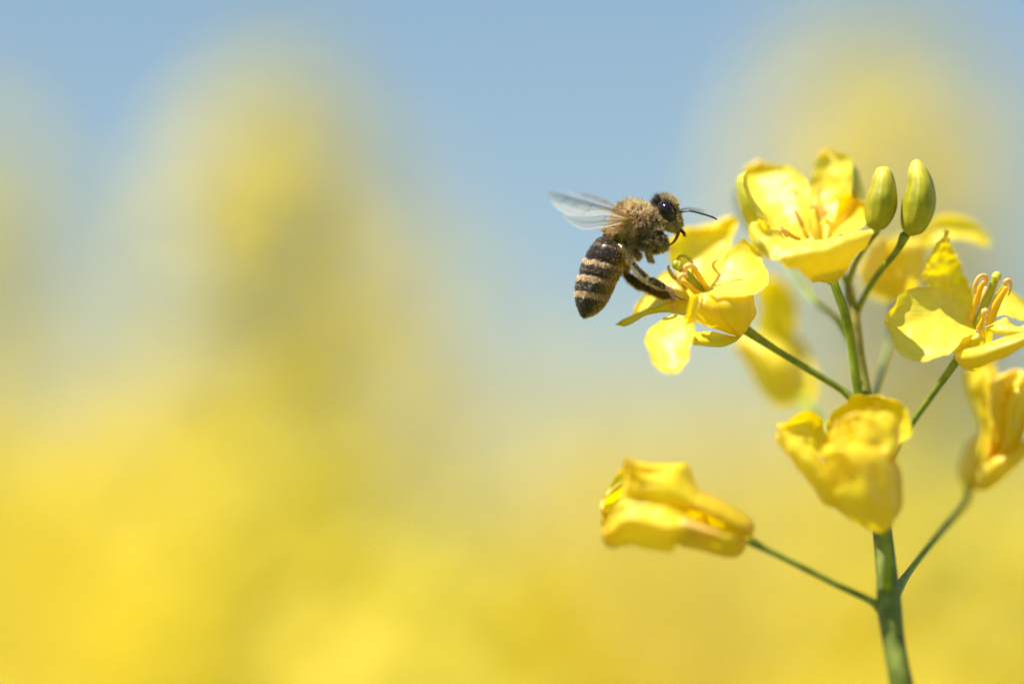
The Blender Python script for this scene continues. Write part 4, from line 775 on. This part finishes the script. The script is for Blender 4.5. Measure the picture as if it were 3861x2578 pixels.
def bee_mat():
    m, nt, out = new_mat('bee_cuticle'); L = nt.links.new; at = nd(nt, 'ShaderNodeVertexColor', layer_name='tint')
    tc = nd(nt, 'ShaderNodeTexCoord'); nz = nd(nt, 'ShaderNodeTexNoise', Scale=220.0, Detail=3.0); L(tc.outputs['Object'], nz.inputs['Vector'])
    p = nd(nt, 'ShaderNodeBsdfPrincipled'); L(at.outputs['Color'], p.inputs['Base Color'])
    mr = nd(nt, 'ShaderNodeMapRange'); L(at.outputs['Alpha'], mr.inputs[0]); mr.inputs[3].default_value = .2; mr.inputs[4].default_value = .55; L(mr.outputs[0], p.inputs['Roughness'])
    bp = nd(nt, 'ShaderNodeBump', Strength=.25, Distance=.003); L(nz.outputs['Fac'], bp.inputs['Height']); L(bp.outputs[0], p.inputs['Normal'])
    p.inputs['Specular IOR Level'].default_value = .3; L(p.outputs[0], out.inputs[0]); return m
M_BEE = bee_mat()
def shiny(name, col, r=.12, spec=.5, coat=0.0):
    m, nt, out = new_mat(name); L = nt.links.new; tc = nd(nt, 'ShaderNodeTexCoord'); nz = nd(nt, 'ShaderNodeTexNoise', Scale=90.0, Detail=4.0); L(tc.outputs['Object'], nz.inputs['Vector'])
    c = ramp(nt, nz.outputs['Fac'], [(.35, col), (.75, tuple(min(1, x * 1.8 + .004) for x in col))])
    p = nd(nt, 'ShaderNodeBsdfPrincipled', Roughness=r); L(c, p.inputs['Base Color']); p.inputs['Specular IOR Level'].default_value = spec; p.inputs['Coat Weight'].default_value = coat
    L(p.outputs[0], out.inputs[0]); return m
M_EYE = shiny('compound_eye_black', (.005, .003, .005), .17, .35, .0)
M_ANT = shiny('antenna_dark', (.018, .014, .022), .3, .6)
M_TNG = shiny('tongue_amber', (.16, .055, .008), .3, .5)
body = link('body', bme, bee, BO, [M_BEE])

# hair: tapered strands rooted on the body
bme.calc_loop_triangles(); nt_ = len(bme.loop_triangles); TI = np.empty(nt_ * 3, np.int32); bme.loop_triangles.foreach_get('vertices', TI); TI = TI.reshape(-1, 3)
e1 = BV[TI[:, 1]] - BV[TI[:, 0]]; e2 = BV[TI[:, 2]] - BV[TI[:, 0]]; AR = np.linalg.norm(np.cross(e1, e2), axis=1) / 2
wgt = AR * hair_d[TI].mean(1); hr = np.random.default_rng(5); NH = 74000
pick = hr.choice(nt_, NH, p=wgt / wgt.sum()); r1 = np.sqrt(hr.random(NH)); r2 = hr.random(NH)
bw = np.column_stack([1 - r1, r1 * (1 - r2), r1 * r2])
def bary(A): return (A[TI[pick]] * (bw[..., None] if A.ndim == 2 else bw)).sum(1)
P0 = bary(BV); N0 = bary(BN); N0 /= np.linalg.norm(N0, axis=1, keepdims=True) + 1e-9
Lh = bary(hair_l) * (.40 + .55 * hr.random(NH) + .55 * hr.random(NH) ** 5); Ch = bary(HC); Rg = REG[TI[pick, 0]]
comb = np.zeros((NH, 3)); comb[Rg == 0] = RT * -.35 + UP * -.25; comb[Rg == 1] = RT * .1 + UP * .1; comb[Rg == 2] = RT * -.35 + UP * -1.1; comb[Rg == 3] = RT * .55 + UP * -.55
hx_ = (proj(P0)[0] - 2280) * 5.22; hy_ = (proj(P0)[1] - 700) * 5.22
toph = ((Rg == 0) & (hy_ < 480)) | ((Rg == 1) & (hy_ < 420)); comb[toph] = UP * .35 - RT * .12
cl1 = np.empty((NH, 3))
for i in range(NH):
    cl1[i] = noise.noise_vector(Vector(P0[i] * 26.0))
big = np.where(Rg == 0, 1.0, .55)[:, None]
D0 = N0 + comb * np.where(Rg == 2, .95, .6)[:, None] + cl1 * .75 * big + hr.normal(0, .16, (NH, 3)); D0 /= np.linalg.norm(D0, axis=1, keepdims=True)
D1 = D0 + comb * .35 + cl1 * .5 * big + hr.normal(0, .12, (NH, 3)) - np.array([0, 0, .12]); D1 /= np.linalg.norm(D1, axis=1, keepdims=True)
# flatter lie on the abdomen
S_ = np.cross(D0, hr.normal(0, 1, (NH, 3))); S_ /= np.linalg.norm(S_, axis=1, keepdims=True)
wd = np.where(Rg == 0, 0.0021, .0016)[:, None] * hr.uniform(.7, 1.3, (NH, 1)); Lc = Lh[:, None]
p1 = P0 + D0 * Lc * .5; p2 = p1 + D1 * Lc * .5; pb = P0 - D0 * .002
HV = np.stack([pb - S_ * wd, pb + S_ * wd, p1 - S_ * wd * .75, p1 + S_ * wd * .75, p2], 1).reshape(-1, 3)
base5 = np.arange(NH)[:, None] * 5
loops = np.concatenate([base5 + [0, 1, 3, 2], base5 + [2, 3, 4]], 1).ravel()
sizes = np.tile([4, 3], NH); starts = np.concatenate([[0], np.cumsum(sizes)[:-1]])
jit = hr.uniform(.65, 1.35, (NH, 1)); dark = hr.random((NH, 1)) < .18; Chh = np.clip(Ch * jit * np.where(dark, .35, 1.0), 0, 1)
HCc = np.repeat(Chh, 5, 0); HCc = HCc * np.tile(np.array([.75, .75, 1, 1, 1.25]), NH)[:, None]
hm = bpy.data.meshes.new('hair'); mesh_np(hm, HV - BO, loops, starts, sizes, np.clip(HCc, 0, 1))
def hair_mat():
    m, nt, out = new_mat('bee_hair'); L = nt.links.new; at = nd(nt, 'ShaderNodeVertexColor', layer_name='tint')
    df = nd(nt, 'ShaderNodeBsdfDiffuse'); tr = nd(nt, 'ShaderNodeBsdfTranslucent'); gl = nd(nt, 'ShaderNodeBsdfGlossy', Roughness=.4)
    L(at.outputs['Color'], df.inputs[0]); L(at.outputs['Color'], tr.inputs[0]); gl.inputs[0].default_value = (1, .9, .75, 1)
    a1 = nd(nt, 'ShaderNodeMixShader'); a1.inputs[0].default_value = .45; L(df.outputs[0], a1.inputs[1]); L(tr.outputs[0], a1.inputs[2])
    a2 = nd(nt, 'ShaderNodeMixShader'); a2.inputs[0].default_value = .05; L(a1.outputs[0], a2.inputs[1]); L(gl.outputs[0], a2.inputs[2]); L(a2.outputs[0], out.inputs[0]); return m
hair = link('hair', hm, bee, BO, [hair_mat()])

# eyes, ocellus
for s in (-1, 1):
    e = MB(); c = (1232, 492); th = np.linspace(.02, math.pi - .02, 30); ph = np.linspace(0, 2 * math.pi, 40, endpoint=False); G = np.empty((30, 40, 3)); ca, sa = math.cos(.92), math.sin(.92)
    for i, a_ in enumerate(th):
        for j, b_ in enumerate(ph):
            x_ = 200 * math.cos(a_); y_ = (128 - 22 * math.cos(a_)) * math.sin(a_) * math.cos(b_); q = ZH((c[0] + x_ * ca - y_ * sa, c[1] + x_ * sa + y_ * ca))
            G[i, j] = W(q[0], q[1], s * (1.22 + .78 * abs(math.sin(a_)) * math.sin(b_) * 1.0))
    e.grid(G, None, (1, 1, 1), wrap=True); e.build('eye', M_EYE, bee)
oc = MB(); tube(oc, [(1098, 326, -.7), (1106, 322, -.9)], [22 * K, 18 * K], 12, T=ZH); oc.build('ocellus', M_EYE, bee)
# antennae
an = MB(); tube(an, [(1440, 560, -.45), (1480, 535, -.5), (1530, 512, -.6), (1590, 503, -.7), (1660, 498, -.8), (1760, 514, -.9), (1880, 545, -1), (2010, 582, -1.1), (2120, 620, -1.2), (2205, 663, -1.2)], [x * K for x in (17, 18, 20, 19, 19, 19, 19, 19, 19, 15)], 14, T=ZH, n=90)
an.build('antenna', M_ANT, bee)
an = MB(); tube(an, [(1430, 540, .5), (1470, 500, 1.2), (1530, 472, 2.0), (1620, 462, 3.0), (1700, 466, 3.8), (1800, 485, 4.6), (1890, 510, 5.4), (1965, 540, 6.0)], [x * K for x in (17, 18, 19, 19, 20, 20, 20, 15)], 14, T=ZH, n=70)
an.build('antenna', M_ANT, bee)
tg_ = MB(); tube(tg_, [(1455, 880, 0), (1440, 960, 0), (1400, 1050, 0), (1350, 1115, 0), (1285, 1165, 0), (1215, 1192, 0)], [x * K for x in (38, 36, 30, 24, 17, 8)], 14, T=ZH, n=50, ell=.6)
tg_.build('tongue', M_TNG, bee)

# wings
def wing_mat():
    m, nt, out = new_mat('wing_membrane'); L = nt.links.new; tc = nd(nt, 'ShaderNodeTexCoord'); at = nd(nt, 'ShaderNodeVertexColor', layer_name='tint')
    n1 = nd(nt, 'ShaderNodeTexNoise', Scale=9.0, Detail=3.0); L(tc.outputs['Object'], n1.inputs['Vector'])
    ir = ramp(nt, n1.outputs['Fac'], [(.35, (.86, .92, .88)), (.5, (.96, .91, .80)), (.62, (1.0, .86, .90))])
    c = mul(nt, ir, at.outputs['Color'])
    bp = nd(nt, 'ShaderNodeBump', Strength=.5, Distance=.01); L(n1.outputs['Fac'], bp.inputs['Height'])
    df = nd(nt, 'ShaderNodeBsdfDiffuse'); L(c, df.inputs[0]); tr = nd(nt, 'ShaderNodeBsdfTranslucent'); L(c, tr.inputs[0])
    gl = nd(nt, 'ShaderNodeBsdfGlossy', Roughness=.28); L(ir, gl.inputs[0]); L(bp.outputs[0], gl.inputs['Normal']); tp = nd(nt, 'ShaderNodeBsdfTransparent')
    a1 = nd(nt, 'ShaderNodeMixShader'); a1.inputs[0].default_value = .5; L(df.outputs[0], a1.inputs[1]); L(tr.outputs[0], a1.inputs[2])
    a2 = nd(nt, 'ShaderNodeMixShader'); a2.inputs[0].default_value = .15; L(a1.outputs[0], a2.inputs[1]); L(gl.outputs[0], a2.inputs[2])
    a3 = nd(nt, 'ShaderNodeMixShader'); L(at.outputs['Alpha'], a3.inputs[0]); L(tp.outputs[0], a3.inputs[1]); L(a2.outputs[0], a3.inputs[2]); L(a3.outputs[0], out.inputs[0]); return m
M_WING = wing_mat(); M_VEIN = shiny('wing_vein_brown', (.20, .11, .04), .4)
def wing(Lp, Rp, bulge, alpha, veins, seed, lab, rad=5):
    mb = MB(); petal(mb, ZW, Lp, Rp, bulge, nu=60, nv=30, wr=.006, seed=seed)
    uv = mb.uv[0]; u = uv[:, 0]; root = np.exp(-(u / .22) ** 2)
    lead = np.exp(-(uv[:, 1] / .42) ** 2)[:, None] * (1 if 'front' in lab else .3)
    colr = (1 - root[:, None]) * (np.array([.98, .97, .95]) * (1 - lead) + lead * np.array([.40, .30, .16])) + root[:, None] * np.array([.72, .46, .16]); al = np.clip(alpha * (.75 + .9 * root) * (1 + .25 * lead[:, 0]), 0, 1)
    V = np.concatenate(mb.v); o_ = V.mean(0); me = mesh_from('wing', V - o_, mb.f, None, uv)
    at = me.color_attributes.new('tint', 'FLOAT_COLOR', 'POINT'); at.data.foreach_set('color', np.column_stack([colr, al]).astype(np.float32).ravel())
    w = link('wing', me, bee, o_, [M_WING]); w['label'] = lab
    G = V.reshape(60, 30, 3); vb = MB()
    for vn in veins:
        uu = np.array([p[0] for p in vn]) * 59; vv = np.array([p[1] for p in vn]) * 29; q = crom(np.column_stack([uu, vv]), 30)
        pts = []
        for a_, b_ in q:
            a_ = min(max(a_, 0), 58.999); b_ = min(max(b_, 0), 28.999); i, j = int(a_), int(b_); fa, fb = a_ - i, b_ - j
            pts.append((G[i, j] * (1 - fa) + G[i + 1, j] * fa) * (1 - fb) + (G[i, j + 1] * (1 - fa) + G[i + 1, j + 1] * fa) * fb)
        wtube(vb, pts, np.linspace(1.7, .55, 30) * rad / 6.711 * PXS, 6)
    vb.build('veins', M_VEIN, w)
FV_ = [[(0, .02), (.3, .02), (.6, .02), (.8, .04)], [(0, .1), (.25, .12), (.5, .14), (.7, .1), (.8, .03)], [(0, .2), (.25, .4), (.45, .5), (.6, .46), (.72, .3)], [(0, .3), (.3, .75), (.55, .85), (.75, .72)],
       [(.42, .14), (.46, .3), (.44, .5)], [(.58, .12), (.6, .3), (.58, .48)], [(.44, .5), (.5, .7), (.52, .86)], [(.68, .1), (.74, .35), (.78, .6)]]
wing([(2260, 830, -1.9), (1900, 640, -2.4), (1500, 510, -3.0), (1100, 395, -3.6), (700, 285, -4.2), (350, 195, -4.8), (130, 140, -5.2), (60, 150, -5.3)],
     [(2260, 870, -1.9), (1900, 800, -2.0), (1560, 730, -2.2), (1250, 790, -2.6), (900, 800, -3.1), (600, 740, -3.7), (380, 620, -4.3), (200, 430, -4.9), (60, 150, -5.3)], -.3, .52, FV_, 61, 'near front wing')
wing([(2240, 880, -1.8), (1900, 810, -2.0), (1560, 760, -2.3), (1250, 770, -2.7), (900, 760, -3.1), (600, 740, -3.6), (470, 750, -3.8)],
     [(2240, 900, -1.8), (1950, 960, -1.7), (1700, 1040, -1.9), (1400, 1075, -2.3), (1100, 1112, -2.7), (850, 1060, -3.1), (640, 930, -3.5), (520, 820, -3.7), (470, 750, -3.8)], -.4, .62,
     [[(0, .1), (.4, .05), (.8, .1)], [(0, .3), (.35, .45), (.7, .5)], [(.05, .5), (.3, .75), (.5, .85)], [(.35, .1), (.4, .45)]], 62, 'near hind wing')
wing([(2330, 770, 1.4), (2100, 650, 2), (1800, 500, 2.8), (1400, 310, 3.8), (1100, 220, 4.6), (800, 165, 5.4), (560, 150, 6)],
     [(2330, 800, 1.4), (2100, 710, 2), (1800, 600, 2.8), (1450, 460, 3.8), (1150, 380, 4.6), (850, 300, 5.4), (650, 210, 6), (560, 150, 6)], .3, .40, FV_, 63, 'far front wing', 6)
wing([(2330, 800, 1.3), (2100, 720, 1.8), (1800, 640, 2.4), (1500, 560, 3), (1250, 520, 3.5)],
     [(2330, 820, 1.3), (2100, 780, 1.8), (1850, 740, 2.4), (1600, 700, 3), (1400, 620, 3.4), (1250, 520, 3.5)], .3, .30, [[(0, .1), (.4, .1), (.9, .2)]], 64, 'far hind wing')
